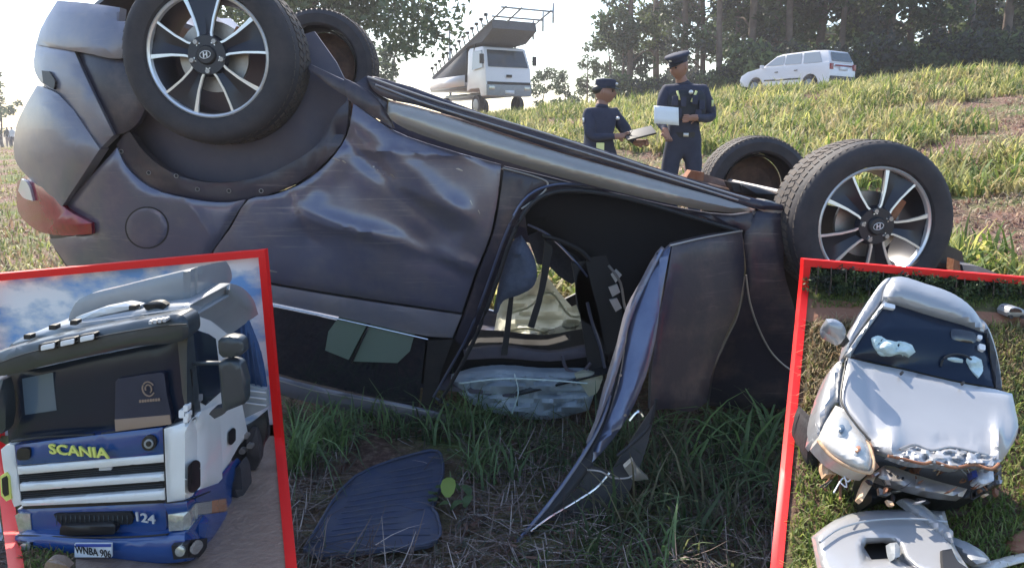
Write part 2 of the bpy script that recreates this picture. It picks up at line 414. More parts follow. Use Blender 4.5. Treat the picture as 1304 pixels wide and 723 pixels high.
def tufts(name, nt, per, d0, d1, a0, a1, hh, ww, pal, label, lean=(.2, 1.2), thr=-.1, spread=.12, avoid=None, bias=1.0):
    d = d0 + (d1 - d0) * RNG.random(nt) ** bias; az_ = RNG.uniform(a0, a1, nt); x = az_ * d; y = d
    k = patchy(x, y, .45, 3.3) > thr; q = .5 * x + .866 * y; k &= q < 24.2
    if avoid: k &= ~avoid(x, y)
    x, y = x[k], y[k]; n = len(x)
    if n == 0: return
    s = RNG.uniform(.6, 1.25, n)
    X_ = np.repeat(x, per) + RNG.normal(0, spread, n * per) * .5; Y_ = np.repeat(y, per) + RNG.normal(0, spread, n * per) * .5
    h = RNG.uniform(*hh, n * per) * np.repeat(s, per)
    tt = tints(n, pal, .2)
    tt = np.repeat(tt, per, 0) * RNG.uniform(.7, 1.3, (n * per, 1))
    Zb = terrain(X_, Y_) - .01
    o = blades(name, np.stack([X_, Y_, Zb], 1), h, RNG.uniform(*ww, n * per), RNG.uniform(*lean, n * per), RNG.uniform(0, 6.283, n * per), np.clip(tt, 0, .9))
    tag(o, label, 'grass', kind='stuff'); return o
wreck = lambda x, y: (y > 2.9) & (y < 5.0) & (x > -1.2) & (x < 2.4)
tufts('bank_grass', 5600, 14, 5.2, 26, -.05, .80, (.14, .46), (.018, .048), GREEN + [(.50, .48, .15), (.55, .50, .22), (.42, .34, .17)], 'yellow green tufts of tall grass on the sunlit bank below the road', thr=-.10, spread=.17, bias=.8)
tufts('verge_grass', 2600, 12, 20, 31, -.05, .8, (.16, .34), (.02, .045), GREEN, 'long pale grass along the top edge of the bank by the road', thr=-.5, spread=.25)
tufts('dry_grass', 5500, 9, 5.0, 24, -.12, .80, (.06, .18), (.008, .022), [(.40, .29, .21), (.30, .17, .12), (.18, .10, .08), (.5, .42, .3)], 'dry brown grass and straw lying between the green tufts on the bank', lean=(.9, 1.7), thr=-.9, spread=.3, bias=.8)
tufts('field_grass', 4200, 10, 6, 45, -.85, -.05, (.06, .18), (.012, .03), [(.24, .27, .08), (.3, .3, .12), (.4, .36, .2), (.3, .2, .13)], 'short pale grass in the level field behind the rear of the overturned suv', thr=-.6, spread=.3, bias=1.4)
# the foreground in the shade of the wreck
matp = lambda x, y: (x > -.66) & (x < -.2) & (y > 2.2) & (y < 3.1)
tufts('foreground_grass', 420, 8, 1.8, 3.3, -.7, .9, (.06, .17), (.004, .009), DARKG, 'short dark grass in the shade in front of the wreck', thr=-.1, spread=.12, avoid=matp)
n = 16000
x, y = RNG.uniform(-2.4, 2.6, n), RNG.uniform(1.7, 3.5, n); 
k_ = ~matp(x, y) | (RNG.random(n) < .03); x, y = x[k_], y[k_]; n = len(x)
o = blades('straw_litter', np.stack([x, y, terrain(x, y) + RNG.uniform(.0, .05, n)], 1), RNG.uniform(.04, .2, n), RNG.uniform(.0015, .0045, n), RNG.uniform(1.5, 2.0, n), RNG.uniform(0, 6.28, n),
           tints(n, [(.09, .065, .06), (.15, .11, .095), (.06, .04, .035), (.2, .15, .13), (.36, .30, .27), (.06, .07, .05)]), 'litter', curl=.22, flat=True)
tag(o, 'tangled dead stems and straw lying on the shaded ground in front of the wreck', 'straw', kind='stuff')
n = 4500
x, y = RNG.uniform(-2.4, 2.6, n), RNG.uniform(1.7, 3.6, n)
k_ = ~matp(x, y) | (RNG.random(n) < .03); x, y = x[k_], y[k_]; n = len(x)
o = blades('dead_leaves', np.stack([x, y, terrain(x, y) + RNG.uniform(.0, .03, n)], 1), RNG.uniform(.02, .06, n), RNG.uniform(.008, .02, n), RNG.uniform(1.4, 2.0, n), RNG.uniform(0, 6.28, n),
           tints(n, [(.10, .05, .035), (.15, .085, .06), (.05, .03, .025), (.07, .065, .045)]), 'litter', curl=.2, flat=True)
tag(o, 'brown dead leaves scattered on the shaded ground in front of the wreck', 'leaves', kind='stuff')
tufts('foreground_weeds', 75, 8, 2.2, 3.15, .12, .45, (.10, .34), (.006, .017), [(.07, .11, .05), (.12, .16, .08), (.16, .15, .09)], 'broad bladed weeds growing thick in the shade right of the open front door', thr=-.6, spread=.07)
tufts('foreground_weeds', 90, 11, 2.7, 3.4, -.34, .05, (.08, .26), (.005, .012), [(.12, .19, .08), (.18, .26, .11), (.09, .14, .06)], 'thin bladed weeds growing in the shade under the roof rail of the wreck', thr=-.6, spread=.07, avoid=matp)
# individual grass plants that stand out
def clump(u, v, n, h, wd, pal, label, lean=(.5, 1.3), azr=(0, 6.28)):
    V = (CY - v) / F; Yc = math.cos(PITCH) + V * math.sin(PITCH); Zc = -math.sin(PITCH) + V * math.cos(PITCH)
    t = (EYE - .02) / -Zc; p = Vector(((u - CX) / F * t, Yc * t, 0)); p.z = tz(p.x, p.y)
    base = np.zeros((n, 3)); base[:, 0] = RNG.normal(0, .03, n); base[:, 1] = RNG.normal(0, .03, n)
    o = blades('grass_clump', base, RNG.uniform(h * .5, h, n), RNG.uniform(wd * .6, wd, n), RNG.uniform(*lean, n), RNG.uniform(*azr, n), tints(n, pal), seg=5)
    o.location = p; tag(o, label, 'grass clump', 'long bladed grass clumps round the wreck')
PG = [(.16, .26, .09), (.22, .33, .14), (.13, .20, .09)]
clump(385, 600, 60, .42, .012, PG, 'large clump of long arching blades under the rear window, beside the blue floor mat')
clump(430, 575, 40, .36, .010, PG, 'dense clump of thin blades below the rear door window, behind the blue floor mat')
clump(545, 560, 12, .30, .014, PG, 'small grass clump just above the top corner of the blue floor mat')
clump(600, 545, 22, .3, .012, PG, 'low grass clump under the middle of the open doorway')
clump(880, 600, 12, .42, .018, PG, 'sparse clump of broad blades right of the fallen door frame')
clump(955, 610, 14, .5, .02, PG, 'tall broad-bladed clump in front of the front wing, beside the silver car board')
clump(940, 560, 16, .4, .017, PG, 'broad-bladed clump growing against the front wing of the wreck')
clump(860, 720, 12, .25, .012, PG, 'upright clump at the bottom edge, right of the sunlit straw')
clump(800, 560, 10, .3, .016, PG, 'few blades growing just behind the door frame')
clump(915, 560, 22, .34, .016, PG, 'thick grass clump at the foot of the open front door')
clump(850, 545, 16, .25, .012, PG, 'short grass clump tucked under the lower edge of the open front door')
clump(985, 575, 22, .38, .018, PG, 'tall clump under the corner of the front wing')
clump(470, 540, 26, .26, .010, PG, 'grass clump tucked under the roof rail of the wreck')
clump(1000, 640, 14, .36, .016, PG, 'bent clump at the left side of the silver car board')

# ---------------------------------------------------------------- the overturned car
Y0 = 2.98
RH = at(262, 70, Y0); FH = at(1117, 288, Y0)
ex = (FH - RH); WB = ex.length; ex.normalize(); eh = Vector((ex.z, 0, -ex.x))
def sh(p): d = p - RH; return d.dot(ex), d.dot(eh)
def crease(s, h, s0, h0, s1, h1, wd):
    dx, dy = s1 - s0, h1 - h0; L = math.hypot(dx, dy); t = max(0, min(1, ((s - s0) * dx + (h - h0) * dy) / L ** 2))
    d = math.hypot(s - s0 - dx * t, h - h0 - dy * t)
    return math.exp(-(d / wd) ** 2)
def wfun(s, h):
    a = .07 * ((h - .22) / .4) ** 2 if h < .62 else .07 + .07 * 5 * (h - .62) * .9
    if h < -.02: a = .07 * (.24 / .4) ** 2 + .3 * (-.02 - h)
    if s < -.15: a += .75 * (-.15 - s) ** 2
    if s > WB + .15: a += .9 * (s - WB - .15) ** 2
    a += .014 * crease(s, h, .55, .18, 1.05, .45, .04) - .012 * crease(s, h, .6, .1, 1.1, .36, .04)
    a += .032 * crease(s, h, .62, .33, .95, .5, .12) - .015 * crease(s, h, .45, .5, 1.2, .56, .03)
    a += .02 * crease(s, h, .45, .12, .5, .4, .04) + .015 * crease(s, h, -.5, .3, -.2, .5, .08)
    def sharp(s0, h0, s1, h1, wd):
        dx, dy = s1 - s0, h1 - h0; L = math.hypot(dx, dy); t = max(0, min(1, ((s - s0) * dx + (h - h0) * dy) / L ** 2))
        return math.exp(-math.hypot(s - s0 - dx * t, h - h0 - dy * t) / wd)
    a += .022 * sharp(.52, .16, .78, .30, .035) - .018 * sharp(.78, .30, 1.08, .34, .03) + .016 * sharp(.3, .3, .5, .62, .03) - .014 * sharp(.42, .55, .9, .5, .04) + .014 * sharp(.9, .5, 1.15, .62, .03)
    a += .010 * sharp(-.4, .35, -.15, .55, .03) - .008 * sharp(-.1, .45, .1, .7, .03) - .010 * sharp(.25, .28, 1.1, .12, .012)
    a += .012 * abs(noise.noise((s * 2.4, h * 2.4, 7.7))) + .006 * noise.noise((s * 3, h * 3, 1.7)) + .003 * noise.noise((s * 9, h * 9, 4.7))
    return a
def body(off=0):
    def f(u, v):
        y = Y0
        for _ in range(5): y = Y0 + wfun(*sh(at(u, v, y))) + off
        return y
    return f
B0 = body()
def bp(s, h, w=0): return RH + ex * s + eh * h + Vector((0, w, 0))   # body point, w metres in from the near side

suv = thing('overturned_suv', (RH + ex * 1.3) * 1 - Vector((0, -.9, RH.z - .0)), 'dark grey suv lying upside down on its roof with its wheels in the air', 'car')
# side panels
P_('rear_bumper', [(73, 1), (110, 4), (153, 10), (151, 27), (166, 28), (178, 66), (150, 75), (110, 68), (46, 57), (52, 36)], body(-.03), 'suv_bumper', suv, thick=.05, bulge=.02)
P_('bumper_corner', [(46, 55), (94, 64), (108, 96), (145, 172), (128, 189), (110, 168), (74, 119), (52, 105), (43, 86)], body(-.02), 'suv_bumper', suv, thick=.05, bulge=.02)
P_('bumper_core', [(72, 20), (150, 30), (178, 70), (184, 120), (150, 185), (84, 262), (60, 285), (40, 262), (34, 215), (30, 160), (56, 110), (52, 60)], body(.10), 'black_plastic', suv, thick=.05)
P_('bumper_core', [(60, 290), (118, 298), (150, 250), (210, 262), (262, 300), (250, 380), (120, 372), (70, 318)], body(.08), 'black_plastic', suv, thick=.03)
P_('door_lining', [(452, 150), (560, 196), (640, 216), (664, 262), (640, 320), (622, 356), (596, 424), (572, 476), (552, 506), (520, 470), (440, 405), (340, 380), (250, 360), (290, 270), (400, 225)], body(.085), 'black_plastic', suv, thick=.03)
P_('reflector', [(53, 90), (62, 91), (70, 104), (68, 114), (55, 106)], body(-.045), 'black_plastic', suv, thick=.02)
P_('tailgate_edge', [(47, 109), (74, 120), (127, 190), (79, 263), (30, 220), (19, 203), (20, 163), (32, 135)], body(-.035), 'suv_bumper', suv, thick=.07, bulge=.05, br=45)
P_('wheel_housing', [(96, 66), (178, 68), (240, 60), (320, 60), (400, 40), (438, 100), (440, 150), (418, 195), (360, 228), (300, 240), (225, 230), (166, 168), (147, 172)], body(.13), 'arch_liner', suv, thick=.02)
P_('rear_quarter_skirt', [(96, 66), (176, 70), (190, 110), (180, 150), (164, 167), (147, 172)], body(.0), 'suv_dirty', suv, thick=.03, bulge=.01)
P_('quarter_panel', [(81, 263), (149, 188), (160, 211), (190, 238), (240, 253), (290, 258), (313, 254), (291, 290), (264, 330), (240, 372), (150, 400), (108, 366), (62, 305), (118, 299), (117, 283)], B0, 'suv_paint', suv, thick=.04, bulge=.012, grid=7)
P_('wheel_arch', [(148, 184), (163, 165), (185, 195), (215, 218), (260, 232), (320, 228), (370, 208), (404, 184), (430, 140), (444, 128), (440, 172), (415, 206), (380, 232), (345, 247), (300, 258), (240, 253), (190, 238), (160, 211)], body(.014), 'suv_dirty', suv, thick=.05, bulge=.006, br=8)
for u, v in ((155, 193), (190, 220), (225, 224), (252, 241), (292, 243), (333, 243)):
    bm = bmesh.new(); c = at(u, v, B0(u, v) + .008); lathe(bm, [(-.003, .001), (-.003, .007), (.004, .008)], 12, c); fin('clip_hole', bm, 'print_black', suv)
    bm = bmesh.new(); lathe(bm, [(-.0045, .0065), (-.006, .008), (-.0045, .0095)], 12, c); fin('clip_ring', bm, 'steel', suv)
def disc(u, v, r, ry=None, n=24): return [(u + r * math.cos(2 * math.pi * k / n), v + (ry or r) * math.sin(2 * math.pi * k / n)) for k in range(n)]
fl = P_('fuel_flap', disc(187, 290, 26, 25), body(-.014), 'suv_paint', suv, thick=.01, bulge=.004, br=5, grid=8)
P_('flap_gap', disc(187, 290, 28, 27), body(-.013), 'rubber', fl, thick=.006)
tl = P_('tail_light', [(22, 231), (33, 223), (62, 240), (84, 266), (116, 284), (117, 298), (80, 300), (46, 293), (23, 270)], body(-.03), 'red_lens', suv, thick=.06, bulge=.03, br=14)
P_('clear_lens', [(27, 228), (34, 232), (42, 256), (30, 252), (23, 243)], body(-.058), 'clear_lens', tl, thick=.02, bulge=.004, br=5)
P_('rear_door', [(317, 254), (345, 249), (382, 235), (418, 207), (442, 172), (450, 132), (500, 166), (560, 188), (638, 210), (634, 250), (624, 300), (606, 345), (588, 398), (440, 376), (330, 357), (266, 344), (268, 328), (294, 290)], B0, 'suv_paint', suv, thick=.045, bulge=.008, br=8, grid=6)
P_('belt_trim', [(266, 347), (330, 360), (440, 379), (588, 401), (576, 430), (545, 428), (440, 405), (340, 384), (250, 366)], body(.004), 'suv_bumper', suv, thick=.03, bulge=.006, br=8)
line('chrome_strip', [(250, 369), (340, 387), (440, 408), (545, 432)], body(-.006), .0035, 'chrome', suv)
P_('rear_window', [(252, 371), (340, 389), (440, 410), (542, 433), (533, 518), (440, 497), (345, 473), (262, 440)], body(.02), 'suv_glass', suv, thick=.004)
P_('window_reflection_panel', [(432, 403), (452, 404), (470, 408), (444, 458), (414, 446), (418, 422)], body(.012), 'reflection_green', suv, thick=.006, sm=0)  # greenish reflections painted on as separate panes over the dark glass
P_('window_reflection_panel', [(473, 409), (505, 418), (528, 425), (522, 447), (506, 462), (450, 460)], body(.012), 'reflection_green', suv, thick=.006, sm=0)
line('window_divider', [(474, 406), (447, 462)], body(.008), .004, 'rubber', suv)
P_('door_frame', [(545, 434), (577, 432), (560, 480), (552, 520), (536, 518)], body(.008), 'black_plastic', suv, thick=.03, bulge=.004)
P_('roof_rail', [(262, 443), (345, 476), (440, 500), (552, 523), (600, 541), (600, 556), (480, 532), (340, 498), (240, 465)], body(.02), 'suv_bumper', suv, thick=.05, bulge=.02, br=10)
line('rail_moulding', [(338, 479), (400, 497), (470, 510), (545, 524)], body(.0), .003, 'sill_trim', suv)
P_('sill_cover', [(495, 130), (530, 137), (620, 166), (700, 191), (860, 236), (945, 261), (962, 268), (930, 271), (850, 259), (760, 238), (700, 222), (600, 193), (548, 176), (505, 158), (494, 146)], body(-.03), 'sill_trim', suv, thick=.06, bulge=.03, br=16, grid=6)
P_('sill_flange', [(466, 97), (480, 98), (620, 146), (740, 182), (860, 222), (950, 250), (1000, 262), (1000, 268), (960, 266), (860, 235), (700, 189), (530, 134), (494, 126), (476, 116)], body(-.005), 'suv_dirty', suv, thick=.05, bulge=.01, br=6, grid=6)
line('sill_seam', [(468, 98), (560, 130), (700, 172), (860, 225), (955, 254)], body(-.03), .004, 'sill_trim', suv)
line('brake_pipe', [(478, 108), (560, 138), (700, 181), (860, 230), (940, 255)], body(-.02), .004, 'steel', suv)
P_('floor_edge', [(395, 82), (450, 108), (466, 97), (476, 116), (494, 127), (493, 148), (500, 163), (450, 130), (420, 110), (392, 88)], body(.015), 'suv_dirty', suv, thick=.06, bulge=.008, br=6)
P_('rear_sill', [(438, 100), (470, 116), (494, 146), (500, 163), (451, 133), (443, 126)], body(.0), 'suv_dirty', suv, thick=.05, bulge=.01, br=6)
P_('door_pillar', [(642, 212), (700, 226), (850, 262), (930, 274), (958, 271), (962, 300), (945, 293), (870, 270), (800, 250), (740, 240), (700, 240), (672, 258), (650, 300), (630, 356), (604, 426), (592, 446), (579, 432), (591, 400), (609, 346), (627, 300), (637, 250)], body(.01), 'suv_dirty', suv, thick=.05, bulge=.01, br=9)
line('door_seal', [(560, 512), (580, 478), (606, 428), (632, 360), (652, 302), (674, 263), (702, 246), (740, 243), (800, 253), (870, 273), (940, 294)], body(-.01), .009, 'rubber', suv)
line('door_seal', [(552, 505), (572, 470), (597, 424), (623, 356), (644, 298), (666, 256), (698, 237), (742, 235), (800, 243)], body(-.004), .006, 'door_inner', suv)
line('door_step', [(640, 214), (690, 228), (697, 238), (684, 252), (664, 266)], body(-.004), .004, 'sill_trim', suv)
rs = random.Random(3)
for (u, v, du, dv) in ((428, 203, 10, 3), (438, 206, 5, 3), (478, 214, 7, 5), (486, 220, 5, 4), (500, 224, 6, 5), (585, 216, 9, 3), (600, 258, 3, 6), (610, 270, 3, 5), (345, 345, 16, 3), (150, 305, 2, 10), (162, 312, 2, 8)):
    P_('paint_chip', [(u - du * .5, v - dv * .5), (u - du * .1, v - dv * .3 - .8), (u + du * .5, v + dv * .4), (u + du * .45, v + dv * .5 + .6), (u, v + .9), (u - du * .5, v - dv * .3)], body(-.0095), 'steel' if du < 12 and dv < 6 else 'sill_trim', suv, thick=.002, sm=0)
# front door, swung open towards the camera and bent
fd = lambda u, v: 2.98 - (950 - u) * .0022 - max(0, v - 300) * .0004
P_('front_door', [(856, 312), (900, 301), (945, 294), (948, 345), (938, 395), (925, 425), (908, 470), (900, 512), (880, 524), (850, 520), (828, 524), (830, 470), (840, 400), (850, 350)], fd, 'suv_dirty', suv, thick=.05, bulge=.012, br=12)
line('door_hem', [(853, 313), (900, 302), (945, 294)], lambda u, v: fd(u, v) - .012, .004, 'sill_trim', suv)
di = P_('door_edge', [(855, 312), (851, 330), (842, 380), (835, 430), (822, 480), (800, 530), (770, 572), (752, 590), (748, 586), (765, 555), (782, 510), (792, 470), (800, 420), (815, 370), (835, 330)], lambda u, v: 2.78 - max(0, v - 312) * .0011, 'door_inner', suv, thick=.03, bulge=.014, br=10)
P_('door_shut_face', [(846, 316), (838, 325), (818, 362), (800, 395), (788, 440), (770, 500), (760, 540), (742, 585), (752, 560), (775, 505), (792, 455), (803, 405), (822, 360)], lambda u, v: 2.75 - max(0, v - 312) * .0011, 'suv_bumper', suv, thick=.05, bulge=.01, br=6)
for u, v in ((779, 478), (790, 477), (776, 497), (796, 528)):
    bm = bmesh.new(); c = at(u, v, 2.78 - (v - 312) * .0011 - .012); lathe(bm, [(-.006, .001), (-.006, .005), (0, .006)], 10, c); fin('bolt', bm, 'steel', di)
bladey = lambda u, v: 2.72 - max(0, v - 400) * .00145
P_('window_frame', [(838, 322), (806, 392), (790, 440), (778, 500), (760, 545), (738, 585), (712, 622), (690, 652), (655, 690), (658, 697), (700, 660), (730, 625), (760, 585), (752, 592), (786, 520), (800, 450), (818, 380)], lambda u, v: bladey(u, v) + .03, 'rubber', suv, thick=.02, bulge=.008, br=6, grid=10)
line('window_frame_trim', [(843, 318, 2.74), (810, 385, 2.70), (788, 450, 2.62), (772, 520, 2.55), (745, 575, 2.46), (700, 640, 2.37), (656, 692, 2.30)], 0, .007, 'door_inner', suv)
line('window_frame_trim', [(776, 602, 2.46), (758, 622, 2.43), (730, 640, 2.4), (700, 658, 2.37), (676, 676, 2.34)], 0, .004, 'chrome', suv)
P_('window_shard', [(752, 592), (778, 600), (800, 566), (836, 510), (826, 560), (812, 600), (780, 660), (740, 680), (690, 668), (668, 690), (700, 655), (735, 622)], lambda u, v: 2.6 - max(0, v - 500) * .0010, 'black_plastic', suv, thick=.006)
line('door_cable', [(748, 598, 2.44), (765, 600, 2.42), (780, 608, 2.42), (800, 608, 2.42), (812, 600, 2.42)], 0, .0035, 'steel', suv)
P_('mirror_base', [(795, 596), (806, 586), (812, 596), (826, 610), (806, 612)], 2.42, 'sill_trim', suv, thick=.03, bulge=.01, br=6)
line('door_latch', [(802, 535, 2.52), (812, 524, 2.52), (818, 530, 2.52)], 0, .007, 'chrome', suv)
line('mirror_frame', [(836, 508, 2.5), (828, 540, 2.5), (808, 562, 2.48), (786, 580, 2.46)], 0, .006, 'rubber', suv)
# front wing and nose
P_('front_wing', [(948, 298), (964, 268), (1003, 264), (1000, 300), (998, 340), (1008, 380), (1020, 420), (1030, 455), (1030, 540), (990, 520), (950, 522), (903, 516), (910, 470), (930, 425), (944, 390), (950, 345)], body(.01), 'suv_dirty', suv, thick=.04, bulge=.014, br=14)
line('wing_edge', [(950, 350), (955, 385), (967, 420), (985, 452), (1012, 474), (1040, 482)], body(-.012), .004, 'sill_trim', suv)
line('wing_edge', [(948, 352), (940, 400), (925, 432), (906, 470)], body(-.010), .003, 'sill_trim', suv)
P_('front_arch_liner', [(1003, 266), (1030, 260), (1100, 270), (1225, 320), (1240, 400), (1240, 480), (1120, 520), (1032, 480), (1010, 400), (998, 340)], body(.2), 'black_plastic', suv, thick=.03)
P_('front_bumper', [(1225, 337), (1250, 340), (1278, 352), (1300, 360), (1290, 480), (1250, 560), (1035, 575), (1035, 490), (1120, 522), (1238, 482), (1240, 400)], body(.05), 'suv_bumper', suv, thick=.1, bulge=.03, br=20)
P_('bumper_trim', [(1215, 330), (1222, 333), (1224, 352), (1213, 350)], body(0.02), 'rust', suv, thick=.05)
# floor pan, roof, bonnet, far side, seen from the other side too
W = 1.80
def slab(name, sh_list, w0, w1, thick, mat, parent=suv, up=1):
    bm = bmesh.new(); rows = []
    for s, h in sh_list:
        rows.append([bm.verts.new(bp(s, h, w0 + (w1 - w0) * k / 8) - eh * (.0 + .015 * math.sin(k * 1.9 + s * 4))) for k in range(9)])
    for a, b in zip(rows, rows[1:]):
        for k in range(8): bm.faces.new((a[k], a[k + 1], b[k + 1], b[k]))
    r = bmesh.ops.extrude_face_region(bm, geom=bm.faces[:]); bmesh.ops.translate(bm, verts=[g for g in r['geom'] if isinstance(g, bmesh.types.BMVert)], vec=eh * thick * up)
    bmesh.ops.recalc_face_normals(bm, faces=bm.faces[:])
    return fin(name, bm, mat, parent)
slab('floor_pan', [(-.55, .02), (-.35, -.02), (-.28, .25), (.0, .34), (.3, .22), (.42, .05), (.8, .04), (1.5, .05), (2.1, .05), (2.2, .08), (2.9, .06), (3.3, .1)], .3, W - .2, .02, 'underbody')
slab('roof_panel', [(-.45, .95), (-.2, 1.12), (.4, 1.2), (1.0, 1.2), (1.5, 1.14)], .34, W - .34, .02, 'suv_paint')
slab('bonnet', [(2.3, .70), (2.7, .66), (3.1, .6), (3.35, .45), (3.42, .2)], .12, W - .12, .02, 'suv_paint')
slab('windscreen', [(1.5, 1.13), (1.9, .93), (2.3, .71)], .3, W - .3, .01, 'suv_glass')
slab('tailgate', [(-.62, .15), (-.68, .45), (-.66, .6), (-.55, .85), (-.45, .95)], .3, W - .3, .03, 'suv_bumper')
slab('rear_valance', [(-.62, .15), (-.6, -.1), (-.5, -.22), (-.3, -.1)], .3, W - .3, .02, 'suv_bumper')
def far_panel(name, pts, mat, w=W, thick=.03):
    bm = bmesh.new(); vs_ = [bm.verts.new(bp(s, h, w - max(0, h - .6) * .4 - (.6 * (-.15 - s) ** 2 if s < -.15 else 0))) for s, h in pts]
    f = bm.faces.new(vs_); r = bmesh.ops.extrude_face_region(bm, geom=[f]); bmesh.ops.translate(bm, verts=[g for g in r['geom'] if isinstance(g, bmesh.types.BMVert)], vec=(0, -thick, 0))
    bmesh.ops.triangulate(bm, faces=bm.faces[:]); bmesh.ops.recalc_face_normals(bm, faces=bm.faces[:]); return fin(name, bm, mat, suv, smooth=False)
arc = lambda c, r, a0, a1, n=9: [(c + r * math.cos(R(a0 + (a1 - a0) * k / n)), r * math.sin(R(a0 + (a1 - a0) * k / n))) for k in range(n + 1)]
far_panel('far_side_body', [(-.62, .1), (-.65, .5), (-.6, .62), (2.3, .64), (3.2, .6), (3.35, .3), (3.2, -.02)] + arc(WB, .42, 5, 175)[::1] + [(2.2, .0), (.44, .0)] + arc(0, .42, 5, 175) + [(-.5, 0)], 'suv_paint')
for a, b, c_, d_ in ((-.6, -.35, -.25, -.45), (.45, .55, .53, .45), (1.25, 1.35, 1.3, 1.22), (2.15, 2.3, 1.6, 1.48)):
    far_panel('far_pillar', [(a, .62), (b, .62), (c_, 1.14), (d_, 1.14)], 'black_plastic')
far_panel('far_roof_rail', [(-.5, 1.08), (1.6, 1.08), (1.5, 1.18), (-.35, 1.18)], 'suv_paint')
# running gear seen over the sill
def rod(name, a, b, r, mat, parent=suv):
    bm = bmesh.new(); tube(bm, [a, b], r, 10); return fin(name, bm, mat, parent)
rod('exhaust_pipe', bp(-.4, .06, 1.2), bp(2.0, .05, 1.0), .028, 'rust')
rod('rear_axle_beam', bp(0, .02, .2), bp(0, .02, W - .2), .035, 'underbody')
rod('drive_shaft', bp(WB, .0, .15), bp(WB, .0, W - .15), .022, 'underbody')
rod('track_rod', bp(WB - .15, -.04, .2), bp(WB - .15, -.04, W - .2), .014, 'steel')
for w0 in (.45, 1.35): rod('chassis_rail', bp(.5, .02, w0), bp(2.5, .03, w0), .03, 'underbody')
P_('control_arm', [(872, 226), (884, 220), (905, 224), (960, 243), (1003, 256), (1003, 266), (950, 258), (900, 240), (880, 236)], 3.5, 'underbody', suv, thick=.12, bulge=.03, br=8)
P_('arm_bracket', [(873, 228), (880, 217), (897, 220), (895, 236), (880, 238)], 3.42, 'rust', suv, thick=.08, bulge=.01)
P_('spring_cover', [(930, 232), (965, 238), (1004, 254), (1002, 262), (965, 252), (935, 244)], 3.35, 'rubber', suv, thick=.1, bulge=.03, br=8)
P_('bracket', [(955, 262), (975, 255), (1000, 262), (1003, 270), (980, 272)], 3.0, 'sill_trim', suv, thick=.1, bulge=.01)
# cabin
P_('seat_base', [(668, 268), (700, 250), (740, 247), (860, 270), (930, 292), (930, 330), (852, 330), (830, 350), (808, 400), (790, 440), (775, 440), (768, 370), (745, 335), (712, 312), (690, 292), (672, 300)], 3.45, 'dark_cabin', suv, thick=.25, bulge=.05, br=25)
P_('headrest', [(652, 312), (664, 303), (674, 318), (682, 335), (684, 352), (678, 366), (660, 376), (640, 384), (634, 398), (628, 400), (636, 360)], 3.32, 'seat_cloth', suv, thick=.1, bulge=.04, br=14, wr=.03, grid=5)
P_('curtain_airbag', [(636, 384), (652, 376), (676, 364), (690, 345), (700, 356), (712, 372), (728, 390), (744, 384), (752, 392), (756, 420), (752, 436), (720, 445), (690, 448), (650, 442), (626, 438)], 4.3, 'airbag_cloth', suv, thick=0, bulge=.06, br=14, wr=.12, grid=5)
P_('roof_airbag', [(574, 482), (600, 474), (640, 470), (690, 474), (740, 474), (760, 476), (757, 500), (750, 522), (700, 534), (650, 530), (612, 520), (586, 502)], 3.35, 'airbag_blue', suv, thick=.07, bulge=.05, br=12, wr=.10, grid=5)
P_('pale_corner', [(732, 478), (745, 474), (768, 480), (760, 500), (750, 505)], 3.3, 'airbag_cloth', suv, thick=.04, bulge=.02, br=8)
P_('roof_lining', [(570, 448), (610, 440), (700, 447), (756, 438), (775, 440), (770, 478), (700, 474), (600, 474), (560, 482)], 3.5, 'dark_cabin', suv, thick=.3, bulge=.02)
for pts in ([(694, 305), (704, 314), (700, 340), (690, 385), (680, 418), (672, 416), (686, 370)], [(648, 380), (654, 378), (650, 420), (646, 452), (638, 452)],
            [(750, 330), (772, 325), (790, 380), (786, 440), (772, 452), (760, 420), (740, 405), (735, 352)], [(728, 335), (745, 332), (770, 440), (770, 520), (758, 520)]):
    P_('seat_belt', pts, 3.4, 'rubber', suv, thick=.02)
P_('far_seat', [(668, 268), (690, 262), (760, 280), (765, 350), (748, 352), (728, 362), (712, 352), (700, 340), (684, 336), (672, 300)], 4.1, 'seat_cloth', suv, thick=.08, bulge=.05, br=20)
for pts in ([(778, 350), (785, 343), (792, 350), (784, 360)], [(775, 366), (786, 362), (790, 372), (780, 378)], [(776, 382), (786, 380), (792, 392), (784, 397)]):
    P_('belt_buckle', pts, 3.3, 'alloy', suv, thick=.015, bulge=.004)
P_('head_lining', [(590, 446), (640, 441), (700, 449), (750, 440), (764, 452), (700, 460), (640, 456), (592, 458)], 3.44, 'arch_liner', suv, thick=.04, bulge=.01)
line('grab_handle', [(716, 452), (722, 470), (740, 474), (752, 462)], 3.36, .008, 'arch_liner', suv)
line('belt_webbing', [(690, 300), (712, 306), (738, 318), (752, 332)], 3.38, .010, 'rubber', suv)
line('belt_webbing', [(672, 286), (700, 300), (730, 330), (748, 352)], 3.40, .005, 'door_inner', suv)
line('seat_rail', [(775, 338), (790, 360), (796, 392), (806, 404)], 3.28, .006, 'steel', suv)
line('seat_frame', [(748, 385), (754, 410), (764, 440), (770, 468)], 3.3, .007, 'door_inner', suv)
line('airbag_fold', [(640, 400, 4.24), (672, 392, 4.2), (700, 372, 4.2), (726, 402, 4.2), (750, 400, 4.22)], 0, .006, 'airbag_cloth', suv)
line('airbag_fold', [(636, 425, 4.24), (670, 418, 4.2), (712, 428, 4.2), (750, 420, 4.22)], 0, .006, 'airbag_cloth', suv)
line('airbag_seam', [(585, 488, 3.27), (640, 482, 3.26), (700, 484, 3.26), (748, 488, 3.27)], 0, .004, 'bag_white', suv)
line('airbag_seam', [(655, 476, 3.27), (660, 500, 3.26), (652, 526, 3.27)], 0, .003, 'bag_white', suv)
